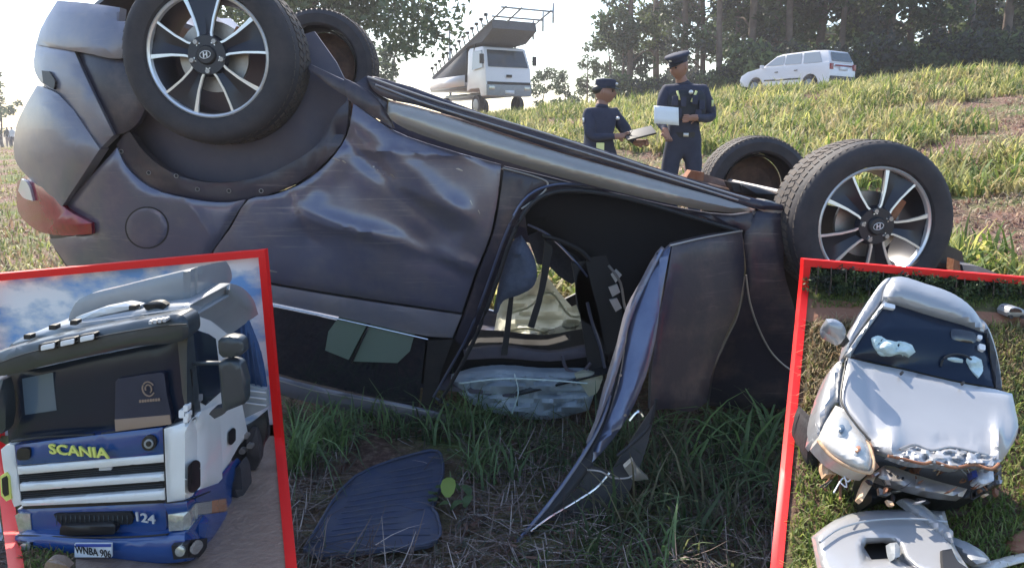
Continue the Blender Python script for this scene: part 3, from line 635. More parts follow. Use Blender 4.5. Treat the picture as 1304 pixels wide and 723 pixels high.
line('door_crease', [(868, 330), (890, 380), (892, 440), (876, 500)], lambda u, v: fd(u, v) - .006, .0035, 'suv_dirty', suv)
line('door_crease', [(862, 410), (890, 404), (925, 390)], lambda u, v: fd(u, v) - .006, .003, 'suv_dirty', suv)
line('roof_frame', [(548, 512), (590, 533), (660, 545), (745, 548), (770, 540)], body(.10), .010, 'rubber', suv)
line('roof_frame', [(550, 504), (592, 524), (660, 536), (745, 540)], body(.13), .006, 'door_inner', suv)

def wheel(c, out=-1, steer=0, detail=True, spin=0, lab=None):
    """wheel about its axle (Y); out = which way its face looks"""
    wo = bpy.data.objects.new('wheel', None); col.objects.link(wo); wo.parent = suv; wo.location = c - ORG; wo.rotation_euler = (0, 0, steer)
    if out > 0: wo.rotation_euler.z = math.pi
    Z0 = Vector((0, 0, 0)); k = Vector((0, 0, 0))
    def f(n, bm, m, **kw): return fin(n, bm, m, wo, org=Z0, **kw)
    bm = bmesh.new()
    lathe(bm, [(.02, .226), (-.01, .228), (-.022, .235), (-.03, .26), (-.03, .29), (-.02, .309), (-.002, .320), (.03, .325), (.19, .325), (.225, .313), (.24, .29), (.235, .24), (.22, .226), (.02, .226)], 72)
    f('tyre', bm, 'tyre')
    bm = bmesh.new()
    for j in range(66):
        a = 2 * math.pi * j / 66
        for r_, (y_, wy) in enumerate(((.015, .035), (.065, .04), (.112, .04), (.158, .04), (.205, .035))):
            aa = a + (.03 if r_ % 2 else 0); rot = Matrix.Rotation(-aa, 3, 'Y')
            box(bm, rot @ Vector((.323 if 0 < r_ < 4 else .316, y_, 0)), (.010, wy, .022), rot @ Matrix.Rotation(.25 * (-1) ** r_, 3, 'X'))
    f('tread', bm, 'tread', smooth=False)
    bm = bmesh.new(); lathe(bm, [(-.012, .2275), (-.016, .222), (-.010, .215), (.005, .212)], 72); f('rim_lip', bm, 'alloy')
    bm = bmesh.new(); lathe(bm, [(.005, .213), (.06, .205), (.15, .200), (.20, .212)], 64); f('rim_barrel', bm, 'rim_dark')
    if not detail:
        bm = bmesh.new(); lathe(bm, [(.0, .21), (.03, .14), (.0, .05), (-.01, .001)], 40); f('wheel_disc', bm, 'underbody'); return wo
    for j in range(5):
        a = R(72 * j + spin); ca, sa = math.cos(a), math.sin(a)
        def loc(r, t, y): return Vector((r * ca - t * sa, y, r * sa + t * ca))
        bm = bmesh.new()
        prof = [(.04, .024), (.08, .024), (.13, .036), (.18, .054), (.214, .068)]
        top = [[loc(r, -w_, -.004 - .02 * (1 - r / .22)) for r, w_ in prof], [loc(r, w_, -.004 - .02 * (1 - r / .22)) for r, w_ in prof]]
        A = [[bm.verts.new(p) for p in e] for e in top]; B = [[bm.verts.new(p + Vector((0, .03, 0))) for p in e] for e in top]
        n_ = len(prof)
        mid = [bm.verts.new(loc(r, 0, .012 - .02 * (1 - r / .22))) for r, _ in prof]
        for i in range(n_ - 1):
            bm.faces.new((A[0][i], A[0][i + 1], mid[i + 1], mid[i])); bm.faces.new((mid[i], mid[i + 1], A[1][i + 1], A[1][i]))
            bm.faces.new((A[0][i], B[0][i], B[0][i + 1], A[0][i + 1])); bm.faces.new((A[1][i], A[1][i + 1], B[1][i + 1], B[1][i]))
        bmesh.ops.recalc_face_normals(bm, faces=bm.faces[:])
        sp = f('spoke', bm, 'rim_dark')
        for s_, wid in ((-1, .0036), (1, .0036)):
            bm = bmesh.new()
            P2 = [(loc(r, s_ * w_, -.006 - .02 * (1 - r / .22)), wid + .0035 * (r / .214) ** 3 * (1.6 if s_ > 0 else .4)) for r, w_ in prof]
            q = []
            for p, w_ in P2:
                t_ = Vector((-sa, 0, ca)) * w_
                q.append((bm.verts.new(p - t_), bm.verts.new(p + t_), bm.verts.new(p + t_ + Vector((0, .012, 0))), bm.verts.new(p - t_ + Vector((0, .012, 0)))))
            for x1, x2 in zip(q, q[1:]):
                for i in range(4): bm.faces.new((x1[i], x1[(i + 1) % 4], x2[(i + 1) % 4], x2[i]))
            bmesh.ops.recalc_face_normals(bm, faces=bm.faces[:])
            f('spoke_edge', bm, 'alloy', smooth=False)
        bm = bmesh.new(); c2 = Vector((.058 * math.cos(a + R(36)), -.024, .058 * math.sin(a + R(36)))); lathe(bm, [(-.008, .001), (-.008, .009), (.006, .011)], 6, c2); f('lug_nut', bm, 'steel')
    bm = bmesh.new(); lathe(bm, [(-.022, .036), (-.022, .070), (.0, .078)], 40); f('hub', bm, 'rim_dark')
    bm = bmesh.new(); lathe(bm, [(-.034, .001), (-.034, .030), (-.028, .035), (-.02, .036)], 32); f('centre_cap', bm, 'black_plastic')
    bm = bmesh.new()
    n_ = 24; el = [Vector((.020 * math.cos(2 * math.pi * i / n_), -.036, .013 * math.sin(2 * math.pi * i / n_))) for i in range(n_)]
    rt = Matrix.Rotation(R(-14 + 180), 3, 'Y')
    tube(bm, [rt @ p for p in el + el[:1]], .0015, 6, cap=False)
    for a_, b_ in (((-.008, -.009), (-.004, .010)), ((.004, -.010), (.008, .009)), ((-.006, -.001), (.006, .001))):
        tube(bm, [rt @ Vector((a_[0], -.036, a_[1])), rt @ Vector((b_[0], -.036, b_[1]))], .0022, 6)
    f('emblem', bm, 'alloy')
    bm = bmesh.new(); lathe(bm, [(.05, .001), (.05, .13), (.065, .13)], 40); f('brake_disc', bm, 'steel')
    bm = bmesh.new(); box(bm, (.10, .05, .06), (.05, .05, .09), Matrix.Rotation(.5, 3, 'Y'), .01); f('brake_caliper', bm, 'rust')
    return wo
wheel(at(262, 70, Y0 - .09) + Vector((0, .03, 0)), spin=20)
wheel(at(1117, 288, Y0 - .09) + Vector((0, .03, 0)), spin=-8, steer=R(4))
wheel(bp(0.0, -.1, W + .05), out=1, detail=False)
wheel(bp(WB + .05, -.03, W + .06), out=1, detail=False, steer=0)
ORG = Vector((0, 0, 0))

# ---------------------------------------------------------------- floor mat and small plant on the ground
def gy(v, z=.0):
    V = (CY - v) / F; Yc = math.cos(PITCH) + V * math.sin(PITCH); Zc = -math.sin(PITCH) + V * math.cos(PITCH)
    return (EYE - z) / -Zc * Yc
mt = thing('floor_mat', at(480, 660, gy(660, .04)), 'dark blue ribbed rubber car floor mat lying on the ground below the rear window', 'floor mat')
gm = lambda u, v: gy(v, .05 + .006 * math.sin(u * .05) * math.sin(v * .06))
P_('mat_sheet', [(386, 700), (392, 688), (420, 648), (452, 604), (470, 597), (520, 580), (548, 571), (560, 576), (566, 590), (562, 620), (552, 645), (559, 655), (557, 688), (545, 694), (480, 700), (405, 708)], gm, 'mat_rubber', mt, thick=.012, bulge=.0, back=(0, .2, -1))
for i in range(12):
    t = i / 11; a = (414 + 44 * t, 690 - 82 * t); m_ = ((a[0] + 548) / 2, a[1] - 9); b = (548 + 4 * t, 680 - 92 * t)
    line('mat_rib', [a, m_, b], lambda u, v: gy(v, .053), .0018, 'mat_rubber', mt)
line('mat_rim', [(388, 700), (396, 684), (452, 606), (548, 573), (564, 590), (560, 618), (551, 645), (557, 656), (555, 687), (480, 698), (400, 705)], lambda u, v: gy(v, .058), .005, 'mat_rubber', mt)
ORG = Vector((0, 0, 0))
wp = local('broadleaf_weed', at(575, 655, gy(655, .0)), 'small weed with round yellow green leaf beside the blue floor mat', 'plant')
bm = bmesh.new()
for k in range(7): 
    a = k * .9; tube(bm, [(0, 0, 0), (.03 * math.cos(a), .03 * math.sin(a), .05), (.07 * math.cos(a), .06 * math.sin(a), .07)], .0018, 5)
fin('stem', bm, 'bark', wp)
for k in range(9):
    a = k * .72; r_ = .07 if k else .03; bm = bmesh.new()
    L_ = .035 if k else .055; pts = [Vector((L_ * math.cos(t) * .5, L_ * math.sin(t) * .8, .006 * math.cos(2 * t))) for t in [i * math.pi / 5 for i in range(10)]]
    bm.faces.new([bm.verts.new(p) for p in pts]); bmesh.ops.triangulate(bm, faces=bm.faces[:])
    bmesh.ops.rotate(bm, verts=bm.verts, cent=(0, 0, 0), matrix=Matrix.Rotation(a, 3, 'Z') @ Matrix.Rotation(.5, 3, 'X')); bmesh.ops.translate(bm, verts=bm.verts, vec=(r_ * math.cos(a) - (.04 if k == 0 else 0), r_ * math.sin(a), .075 if k else .11))
    o = fin('leaf', bm, 'foliage', wp); ca = o.data.color_attributes.new('tint', 'FLOAT_COLOR', 'POINT')
    for d in ca.data: d.color = (.25, .33, .07, 1) if k == 0 else (.08, .13, .05, 1)

# ---------------------------------------------------------------- vehicles on the road
def prism(bm, prof, y0, y1, taper=None):
    """side outline (x, z) made solid from y0 to y1; taper(z) pulls the flanks in"""
    tp = taper or (lambda z: 0)
    A = [bm.verts.new((x, y0 + tp(z), z)) for x, z in prof]; B = [bm.verts.new((x, y1 - tp(z), z)) for x, z in prof]
    n = len(prof)
    fa = [bm.faces.new(A), bm.faces.new(B[::-1])]
    for i in range(n): bm.faces.new((A[i], B[i], B[(i + 1) % n], A[(i + 1) % n]))
    bmesh.ops.recalc_face_normals(bm, faces=bm.faces[:]); bmesh.ops.triangulate(bm, faces=fa)
def bev(bm, off=.03, seg=2, ang=35):
    es = [e for e in bm.edges if len(e.link_faces) == 2 and e.calc_face_angle(0) > R(ang)]
    bmesh.ops.bevel(bm, geom=es, offset=off, segments=seg, affect='EDGES', profile=.6, clamp_overlap=True)
def small_wheel(parent, x, y, r, out, mat='tyre'):
    bm = bmesh.new(); lathe(bm, [(-.10 * out, .001), (-.10 * out, r * .62), (-.11 * out, r * .66), (-.11 * out, r * .95), (-.06 * out, r), (.08 * out, r), (.1 * out, r * .9)], 28, (x, y, r))
    bmesh.ops.recalc_face_normals(bm, faces=bm.faces[:])
    o = fin('wheel', bm, mat, parent)
    bm = bmesh.new(); lathe(bm, [(-.125 * out, .001), (-.13 * out, r * .3), (-.118 * out, r * .6), (-.10 * out, r * .62)], 20, (x, y, r)); bmesh.ops.recalc_face_normals(bm, faces=bm.faces[:])
    fin('rim', bm, 'grey_paint', o)
    return o
def pane(name, pts, mat, parent, off=(0, 0, 0), th=(0, -.006, 0)):
    bm = bmesh.new(); f = bm.faces.new([bm.verts.new(p) for p in pts]); r = bmesh.ops.extrude_face_region(bm, geom=[f])
    bmesh.ops.translate(bm, verts=[g_ for g_ in r['geom'] if isinstance(g_, bmesh.types.BMVert)], vec=th)
    bmesh.ops.recalc_face_normals(bm, faces=bm.faces[:]); return fin(name, bm, mat, parent, smooth=False)

p = at(1012, 110, 28.6)
est = local('estate_car', (p.x, p.y, tz(p.x, p.y) + .06), 'white estate car parked on the road at the top of the bank, seen from behind', 'car', rz=R(126))
est.scale = (.88, .95, .98)
arch = lambda c, r, n=8: [(c + r * math.cos(R(180 - 180 * k / n)), .28 + r * math.sin(R(180 - 180 * k / n))) for k in range(n + 1)]
prof = [(-2.1, .42)] + [(-2.08, .32)] + arch(-1.25, .36) + arch(1.3, .36) + [(2.05, .35), (2.12, .55), (2.05, .72), (1.75, .86), (1.05, .98), (-2.02, 1.02), (-2.12, .7)]
bm = bmesh.new(); prism(bm, prof, -.83, .83, lambda z: .05 * max(0, z - .6)); bev(bm, .035); fin('body', bm, 'van_white', est)
roofp = [(1.05, .96), (.45, 1.36), (.2, 1.42), (-1.2, 1.46), (-1.85, 1.42), (-2.06, 1.0)]
bm = bmesh.new(); prism(bm, roofp, -.80, .80, lambda z: .36 * max(0, z - .96)); bev(bm, .04); fin('cabin', bm, 'van_white', est)
sd_ = lambda z: .81 - .36 * max(0, z - .96)
for q_ in ([(.86, 1.0), (.42, 1.30), (.05, 1.34), (.02, 1.0)], [(-.05, 1.0), (-.03, 1.35), (-.72, 1.37), (-.80, 1.0)], [(-.9, 1.0), (-.82, 1.37), (-1.5, 1.37), (-1.72, 1.0)]):
    for s_ in (1, -1): pane('side_window', [(x_, s_ * (sd_(z_) + .006), z_ + .02) for x_, z_ in q_], 'grey_glass', est, th=(0, -.01 * s_, 0))
pane('rear_window', [(-2.065, -.66, 1.05), (-2.065, .66, 1.05), (-1.93, .58, 1.36), (-1.93, -.58, 1.36)], 'dark_glass', est, th=(.01, 0, 0))
pane('windscreen', [(1.06, -.7, 1.0), (1.06, .7, 1.0), (.52, .6, 1.33), (.52, -.6, 1.33)], 'grey_glass', est, th=(-.01, 0, 0))
for s_ in (1, -1):
    for x_ in (-1.25, 1.3): small_wheel(est, x_, s_ * .78, .29, -1 if s_ < 0 else -1 if False else (1 if s_ < 0 else -1))
    bm = bmesh.new(); box(bm, (-2.1, s_ * .74, .86), (.07, .16, .2), bev=.01); fin('rear_light', bm, 'red_lens', est)
    bm = bmesh.new(); box(bm, (.3, s_ * .84, .78), (.14, .03, .03)); fin('door_handle', bm, 'black_plastic', est)
    bm = bmesh.new(); box(bm, (-.6, s_ * .84, .80), (.14, .03, .03)); fin('door_handle', bm, 'black_plastic', est)
    bm = bmesh.new(); box(bm, (.02, s_ * .832, .5), (1.7, .02, .05)); fin('side_moulding', bm, 'black_plastic', est)
    bm = bmesh.new(); box(bm, (.95, s_ * .92, 1.0), (.1, .16, .12), bev=.02); fin('mirror', bm, 'van_white', est)
bm = bmesh.new(); box(bm, (-2.09, 0, .42), (.16, 1.62, .24), bev=.03); fin('rear_bumper', bm, 'black_plastic', est)
bm = bmesh.new(); box(bm, (-2.135, 0, .80), (.02, .5, .12)); fin('number_plate', bm, 'plate_white', est)
bm = bmesh.new(); box(bm, (-2.13, 0, .9), (.02, 1.1, .05)); fin('tailgate_strip', bm, 'red_lens', est)

p = at(646, 150, 30)
tr = local('flatbed_truck', (p.x, p.y, tz(p.x, p.y) + .02), 'small white flatbed truck carrying a tall tilted frame under dark netting, on the road', 'truck', rz=R(-60))
bm = bmesh.new(); prism(bm, [(-1.5, .9), (-1.5, 2.45), (-1.35, 2.55), (-.35, 2.55), (-.2, 2.5), (.08, 1.75), (.14, 1.1), (.14, .7), (-.3, .7), (-.45, 1.0), (-1.2, 1.0)], -1.0, 1.0, lambda z: .1 * max(0, z - 1.7)); bev(bm, .05)
cab = fin('cab', bm, 'van_white', tr)
pane('windscreen', [(.095, -.88, 1.78), (.095, .88, 1.78), (-.165, .8, 2.42), (-.165, -.8, 2.42)], 'dark_glass', tr, th=(.008, 0, .002))
for s_ in (1, -1): pane('side_window', [(-.1, s_ * 1.0, 1.75), (-1.0, s_ * 1.0, 1.7), (-1.0, s_ * .94, 2.4), (-.3, s_ * .94, 2.4)], 'grey_glass', tr, th=(0, .02 * s_, 0))
bm = bmesh.new(); box(bm, (.13, 0, .92), (.12, 1.96, .42), bev=.03); fin('front_bumper', bm, 'grey_paint', tr)
bm = bmesh.new(); box(bm, (.14, 0, 1.18), (.05, 1.9, .1), bev=.01); fin('grille', bm, 'print_black', tr)
bm = bmesh.new(); box(bm, (.155, 0, 1.45), (.02, .24, .1), bev=.005); fin('badge', bm, 'print_black', tr)
bm = bmesh.new(); box(bm, (.2, .0, .85), (.02, .4, .14)); fin('number_plate', bm, 'plate_white', tr)
for s_ in (1, -1):
    bm = bmesh.new(); box(bm, (.19, s_ * .78, 1.0), (.04, .26, .15), bev=.02); fin('headlight', bm, 'lamp_lens', tr)
    bm = bmesh.new(); box(bm, (.1, s_ * 1.16, 2.05), (.06, .18, .36), bev=.03); fin('mirror', bm, 'print_black', tr)
    bm = bmesh.new(); tube(bm, [(-.1, s_ * .95, 2.0), (.1, s_ * 1.14, 2.05)], .015, 6); fin('mirror_arm', bm, 'print_black', tr)
    for x_ in (-.75, -3.7): small_wheel(tr, x_, s_ * .88, .38, (1 if s_ < 0 else -1))
    bm = bmesh.new(); box(bm, (-3.3, s_ * 1.03, 1.35), (3.4, .04, .42)); fin('side_board', bm, 'van_white', tr)
bm = bmesh.new(); box(bm, (-3.3, 0, 1.1), (3.4, 2.0, .1)); box(bm, (-2.6, .0, .8), (4.6, .7, .22)); fin('load_bed', bm, 'grey_paint', tr)
bm = bmesh.new(); box(bm, (-5.0, 0, 1.35), (.04, 2.05, .42)); fin('tail_board', bm, 'van_white', tr)
# tilted net-covered frame
bm = bmesh.new(); prism(bm, [(-4.9, 1.5), (-4.9, 1.7), (-3, 2.3), (.5, 3.42), (.6, 3.1), (-.2, 2.7), (-1.4, 2.65)], -.95, .95); fin('tilted_platform', bm, 'dark_netting', tr)
for s_ in (.93, -.93): 
    bm = bmesh.new(); prism(bm, [(-4.9, 1.5), (-1.6, 1.5), (-1.6, 2.55)], s_ - .015, s_ + .015); fin('netting', bm, 'dark_netting', tr)
for s_ in (-.95, -.3, .95):
    bm = bmesh.new(); tube(bm, [(-4.9, s_, 1.66), (1.6, s_, 3.72)], .035, 6); fin('frame_tube', bm, 'galv_mesh', tr)
for x_, z_ in ((.1, 3.25), (.8, 3.48), (1.5, 3.7)):
    bm = bmesh.new(); tube(bm, [(x_, -1.1, z_), (x_, 1.1, z_)], .035, 6); tube(bm, [(x_, 1.1, z_ - .4), (x_, 1.1, z_ + .3)], .04, 6); fin('cross_tube', bm, 'galv_mesh', tr)
for k in range(14):
    x_ = -4.7 + k * .38; z_ = 1.62 + (x_ + 4.9) * .32
    bm = bmesh.new(); tube(bm, [(x_, -.95, z_), (x_ - .12, -.98, z_ + .35)], .03, 5); box(bm, (x_ - .13, -.98, z_ + .36), (.12, .12, .1)); fin('stake', bm, 'black_plastic', tr)
for s_ in (-.9, .9):
    bm = bmesh.new(); tube(bm, [(-1.2, s_, 1.3), (-.9, s_, 2.85)], .04, 6); fin('upright', bm, 'black_plastic', tr)

p = at(574, 140, 45)
lp = local('lamp_post', (p.x, p.y, tz(p.x, p.y)), 'thin pole with a small round head standing behind the flatbed truck', 'pole')
bm = bmesh.new(); tube(bm, [(0, 0, 0), (0, 0, 5.6)], [.09, .05], 8); fin('post', bm, 'grey_paint', lp)
bm = bmesh.new(); bmesh.ops.create_icosphere(bm, subdivisions=2, radius=.16, matrix=Matrix.Translation((0, 0, 5.7))); fin('head', bm, 'black_plastic', lp)
ORG = Vector((0, 0, 0))

# ---------------------------------------------------------------- people
def figure(name, J, E, mats, regions, parent, sub=2):
    """one continuous skinned body; J joint -> (x, y, z, r), E bones; regions colour the bare parts"""
    names = list(J); me = bpy.data.meshes.new(name); me.from_pydata([J[k][:3] for k in names], [(names.index(a), names.index(b)) for a, b in E], [])
    o = bpy.data.objects.new(name, me); col.objects.link(o)
    m1 = o.modifiers.new('skin', 'SKIN'); m1.use_smooth_shade = True; m2 = o.modifiers.new('sub', 'SUBSURF'); m2.levels = sub
    for i, k in enumerate(names):
        r = J[k][3]; r = r if isinstance(r, tuple) else (r, r); me.skin_vertices[0].data[i].radius = r
        me.skin_vertices[0].data[i].use_root = (i == 0)
    dg = bpy.context.evaluated_depsgraph_get(); nm = bpy.data.meshes.new_from_object(o.evaluated_get(dg)); nm.name = name
    bpy.data.objects.remove(o)
    nm.materials.clear()
    for v in nm.vertices:
        k = noise.noise(Vector(v.co) * 9) * .012 + noise.noise(Vector(v.co) * 22) * .006
        if v.co.z > .1 and (v.co.z < 1.45): v.co += v.normal * k
    for k in mats: nm.materials.append(M[k])
    for f in nm.polygons:
        c = f.center; f.use_smooth = True
        for idx, c0, rad in regions:
            if (c - Vector(c0)).length < rad: f.material_index = idx
    o = bpy.data.objects.new(name, nm); col.objects.link(o); o.parent = parent; return o
def hand(J, E, root, wrist, d, side, curl=.5, s=1.0):
    """palm, four unequal fingers and a thumb that leaves the side of the palm"""
    w0 = Vector(J[wrist][:3]); d = Vector(d).normalized(); side = Vector(side).normalized(); nrm = d.cross(side)
    J[wrist + '_palm'] = (*(w0 + d * .06 * s), (.038 * s, .02 * s)); E.append((wrist, wrist + '_palm'))
    for k, (off, ln) in enumerate(((-.028, .065), (-.010, .075), (.009, .07), (.027, .055))):
        a = w0 + d * .09 * s + side * off * s; b = a + (d * (1 - curl * .5) + nrm * curl * .5) * ln * .5 * s; c = b + (d * (1 - curl) + nrm * curl) * ln * .5 * s
        for t, p_ in (('a', a), ('b', b), ('c', c)): J['%s_f%d%s' % (wrist, k, t)] = (*p_, .009 * s)
        E += [(wrist + '_palm', '%s_f%da' % (wrist, k)), ('%s_f%da' % (wrist, k), '%s_f%db' % (wrist, k)), ('%s_f%db' % (wrist, k), '%s_f%dc' % (wrist, k))]
    a = w0 + d * .03 * s - side * .035 * s; b = a + d * .03 * s - side * .02 * s
    J[wrist + '_t1'] = (*a, .012 * s); J[wrist + '_t2'] = (*b, .010 * s); E += [(wrist + '_palm', wrist + '_t1'), (wrist + '_t1', wrist + '_t2')]
def head(parent, c, face, mat='skin', sc_=1):
    """a head with brow, nose, mouth, chin and ears, looking along face"""
    f = Vector(face).normalized(); up = Vector((0, 0, 1)); r_ = f.cross(up).normalized(); up = r_.cross(f)
    bm = bmesh.new(); bmesh.ops.create_uvsphere(bm, u_segments=28, v_segments=20, radius=1)
    for v in bm.verts:
        x, y, z = v.co
        X_, Y_, Z_ = x * .078, y * .098, z * .122
        if z < -.1: X_ *= 1 - .35 * (-z) ** 1.5; Y_ = Y_ * (1 - .15 * -z) + (.012 if y > 0 else -.0)
        if y > 0:
            Y_ += .022 * math.exp(-((x / .13) ** 2 + ((z + .12) / .16) ** 2))       # nose
            Y_ -= .010 * math.exp(-(((abs(x) - .38) / .16) ** 2 + ((z - .06) / .10) ** 2))  # eye sockets
            Y_ += .006 * math.exp(-((x / .3) ** 2 + ((z + .45) / .07) ** 2))        # lips
            Y_ += .008 * math.exp(-((x / .25) ** 2 + ((z + .8) / .15) ** 2))
        v.co = Vector(c) + r_ * X_ + f * Y_ + up * Z_
    for s_ in (-1, 1):
        e = bmesh.ops.create_uvsphere(bm, u_segments=8, v_segments=6, radius=1)
        for v in e['verts']: x, y, z = v.co; v.co = Vector(c) + r_ * (s_ * .074 + x * .012) + f * (y * .02 - .005) + up * (z * .032 - .005)
    hd_ = fin('head', bm, mat, parent, edge=False)
    for s_ in (-1, 1):
        bm = bmesh.new(); bmesh.ops.create_uvsphere(bm, u_segments=8, v_segments=6, radius=.010, matrix=Matrix.Translation(Vector(c) + r_ * (s_ * .031) + f * .084 + up * .008)); fin('eye', bm, 'print_black', hd_, edge=False)
        bm = bmesh.new(); tube(bm, [Vector(c) + r_ * (s_ * .018) + f * .095 + up * .024, Vector(c) + r_ * (s_ * .046) + f * .080 + up * .026], .0045, 6); fin('eyebrow', bm, 'print_black', hd_, edge=False)
    bm = bmesh.new(); tube(bm, [Vector(c) + r_ * -.024 + f * .082 - up * .052, Vector(c) + f * .094 - up * .054, Vector(c) + r_ * .024 + f * .082 - up * .052], .0045, 6); fin('mouth', bm, 'rust', hd_, edge=False)
    return hd_, r_, f, up
def cap(parent, c, r_, f, up, flat=True, tall=.0):
    bm = bmesh.new()
    def ring(rx, ry, z, fo=0, n=28): return [bm.verts.new(Vector(c) + r_ * rx * math.cos(2 * math.pi * k / n) + f * (ry * math.sin(2 * math.pi * k / n) + fo) + up * (z + (.02 if fo else 0) * math.sin(2 * math.pi * k / n))) for k in range(n)]
    rs = [ring(.080, .100, .035), ring(.082, .102, .07), ring(.082 if tall else .115, .10 if tall else .135, .10 + tall), ring(.08 if tall else .11, .1 if tall else .13, .118 + tall), ring(.05, .06, .128 + tall), ring(.002, .002, .13 + tall)]
    for a, b in zip(rs, rs[1:]):
        for k in range(28): bm.faces.new((a[k], a[(k + 1) % 28], b[(k + 1) % 28], b[k]))
    o = fin('cap', bm, 'uniform', parent, edge=False)
    bm = bmesh.new(); A = []; B = []
    for k in range(13):
        a = math.pi * (.08 + .84 * k / 12); A.append(bm.verts.new(Vector(c) + r_ * .081 * math.cos(a) + f * .10 * math.sin(a) + up * .05)); B.append(bm.verts.new(Vector(c) + r_ * .088 * math.cos(a) + f * (.10 + .055) * math.sin(a) + up * (.045 - .02 * math.sin(a))))
    for k in range(12): bm.faces.new((A[k], A[k + 1], B[k + 1], B[k]))
    r = bmesh.ops.extrude_face_region(bm, geom=bm.faces[:]); bmesh.ops.translate(bm, verts=[g_ for g_ in r['geom'] if isinstance(g_, bmesh.types.BMVert)], vec=(0, 0, .006)); bmesh.ops.recalc_face_normals(bm, faces=bm.faces[:])
    fin('peak', bm, 'print_black', o)
    bm = bmesh.new(); p_ = Vector(c) + f * .11 + up * .085; bmesh.ops.create_icosphere(bm, subdivisions=2, radius=.016, matrix=Matrix.Translation(p_)); fin('badge', bm, 'alloy', o)

# standing officer with papers
p = at(866, 262, 7.9); z0 = at(852, 66, 7.9).z - 1.86
po = local('person', (p.x, p.y, z0), 'standing police officer in dark uniform and vest, reading a sheet of paper', 'person'); po.scale = (1.04,) * 3
J = dict(pel=(0, 0, .95, (.155, .115)), sp=(0, 0, 1.1, (.145, .11)), ch=(-.005, 0, 1.32, (.185, .125)), nk0=(-.02, -.01, 1.46, (.09, .08)), nk=(-.05, -.03, 1.53, .052), sk=(-.065, -.045, 1.58, .05),
         shl=(-.19, -.02, 1.42, .075), ell=(-.25, -.05, 1.16, .056), wrl=(-.235, -.24, 1.04, .035), shr=(.18, -.01, 1.42, .075), elr=(.27, -.02, 1.16, .058), wrr=(.07, -.24, 1.16, .036),
         hl=(-.10, 0, .86, .105), kl=(-.14, -.02, .50, .078), al=(-.15, .01, .11, .055), tl=(-.17, -.16, .045, .045), hr=(.10, 0, .86, .105), kr=(.13, -.03, .50, .078), ar=(.15, .02, .11, .055), tr_=(.16, -.15, .045, .045))
E = [('pel', 'sp'), ('sp', 'ch'), ('ch', 'nk0'), ('nk0', 'nk'), ('nk', 'sk'), ('ch', 'shl'), ('shl', 'ell'), ('ell', 'wrl'), ('ch', 'shr'), ('shr', 'elr'), ('elr', 'wrr'), ('pel', 'hl'), ('hl', 'kl'), ('kl', 'al'), ('al', 'tl'), ('pel', 'hr'), ('hr', 'kr'), ('kr', 'ar'), ('ar', 'tr_')]
hand(J, E, 'pel', 'wrl', (.3, -.5, -.8), (1, .1, 0), .5); hand(J, E, 'pel', 'wrr', (-1, -.15, -.05), (0, 0, 1), .5)
figure('body', J, E, ['uniform', 'skin', 'print_black'], [(1, (-.06, -.04, 1.56), .075), (1, (-.21, -.3, .95), .125), (1, (-.02, -.26, 1.15), .105), (2, (-.16, -.07, .03), .17), (2, (.16, -.07, .03), .17)], po)
hd, r_, f_, up_ = head(po, (-.085, -.07, 1.645), (-.75, -.62, -.32)); cap(po, (-.085, -.07, 1.645), r_, f_, up_)
bm = bmesh.new(); bmesh.ops.create_uvsphere(bm, u_segments=20, v_segments=14, radius=1)
for v in bm.verts:
    x, y, z = v.co; e = lambda a: math.copysign(abs(a) ** .6, a); v.co = (e(x) * .2, e(y) * .15 - .005, 1.28 + e(z) * .16)
fin('vest', bm, 'vest', po)
for x_, z_ in ((-.13, 1.32), (-.05, 1.31), (.06, 1.33), (.13, 1.28), (-.09, 1.2), (.1, 1.19)):
    bm = bmesh.new(); box(bm, (x_, -.16, z_), (.055, .05, .09), bev=.008); fin('pouch', bm, 'uniform', po)
bm = bmesh.new(); bmesh.ops.create_icosphere(bm, subdivisions=2, radius=.022, matrix=Matrix.Translation((.02, -.165, 1.4))); fin('badge', bm, 'alloy', po)
bm = bmesh.new(); box(bm, (.05, -.17, 1.36), (.02, .02, .11), Matrix.Rotation(.4, 3, 'Y')); fin('radio_lead', bm, 'hivis', po)
bm = bmesh.new(); box(bm, (-.1, -.17, 1.37), (.015, .02, .09), Matrix.Rotation(-.3, 3, 'Y')); fin('radio_lead', bm, 'hivis', po)
bm = bmesh.new(); lathe(bm, [(-.025, .001), (-.025, .159), (.025, .161), (.025, .001)], 28); bmesh.ops.rotate(bm, verts=bm.verts, cent=(0, 0, 0), matrix=Matrix.Rotation(R(90), 3, 'X')); bmesh.ops.scale(bm, verts=bm.verts, vec=(1.02, .76, 1)); bmesh.ops.translate(bm, verts=bm.verts, vec=(0, 0, 1.0))
fin('belt', bm, 'print_black', po)
bm = bmesh.new(); box(bm, (.0, -.125, 1.0), (.05, .01, .035)); fin('buckle', bm, 'alloy', po)
bm = bmesh.new(); box(bm, (.255, -.055, 1.3), (.02, .05, .06)); fin('arm_badge', bm, 'hivis', po)
ORG = Vector((0, 0, 0))
pa = at(848, 146, 7.5)
bm = bmesh.new(); vs_ = []
for i in range(5):
    for j in range(4): vs_.append(bm.verts.new(((i / 4 - .5) * .24, -.02 * math.sin(i * .8) - .05 * j / 3, (.5 - j / 3) * .17 - .02 * i / 4)))
for i in range(4):
    for j in range(3): bm.faces.new((vs_[i * 4 + j], vs_[i * 4 + j + 1], vs_[(i + 1) * 4 + j + 1], vs_[(i + 1) * 4 + j]))
r = bmesh.ops.extrude_face_region(bm, geom=bm.faces[:]); bmesh.ops.translate(bm, verts=[g_ for g_ in r['geom'] if isinstance(g_, bmesh.types.BMVert)], vec=(0, .004, 0))
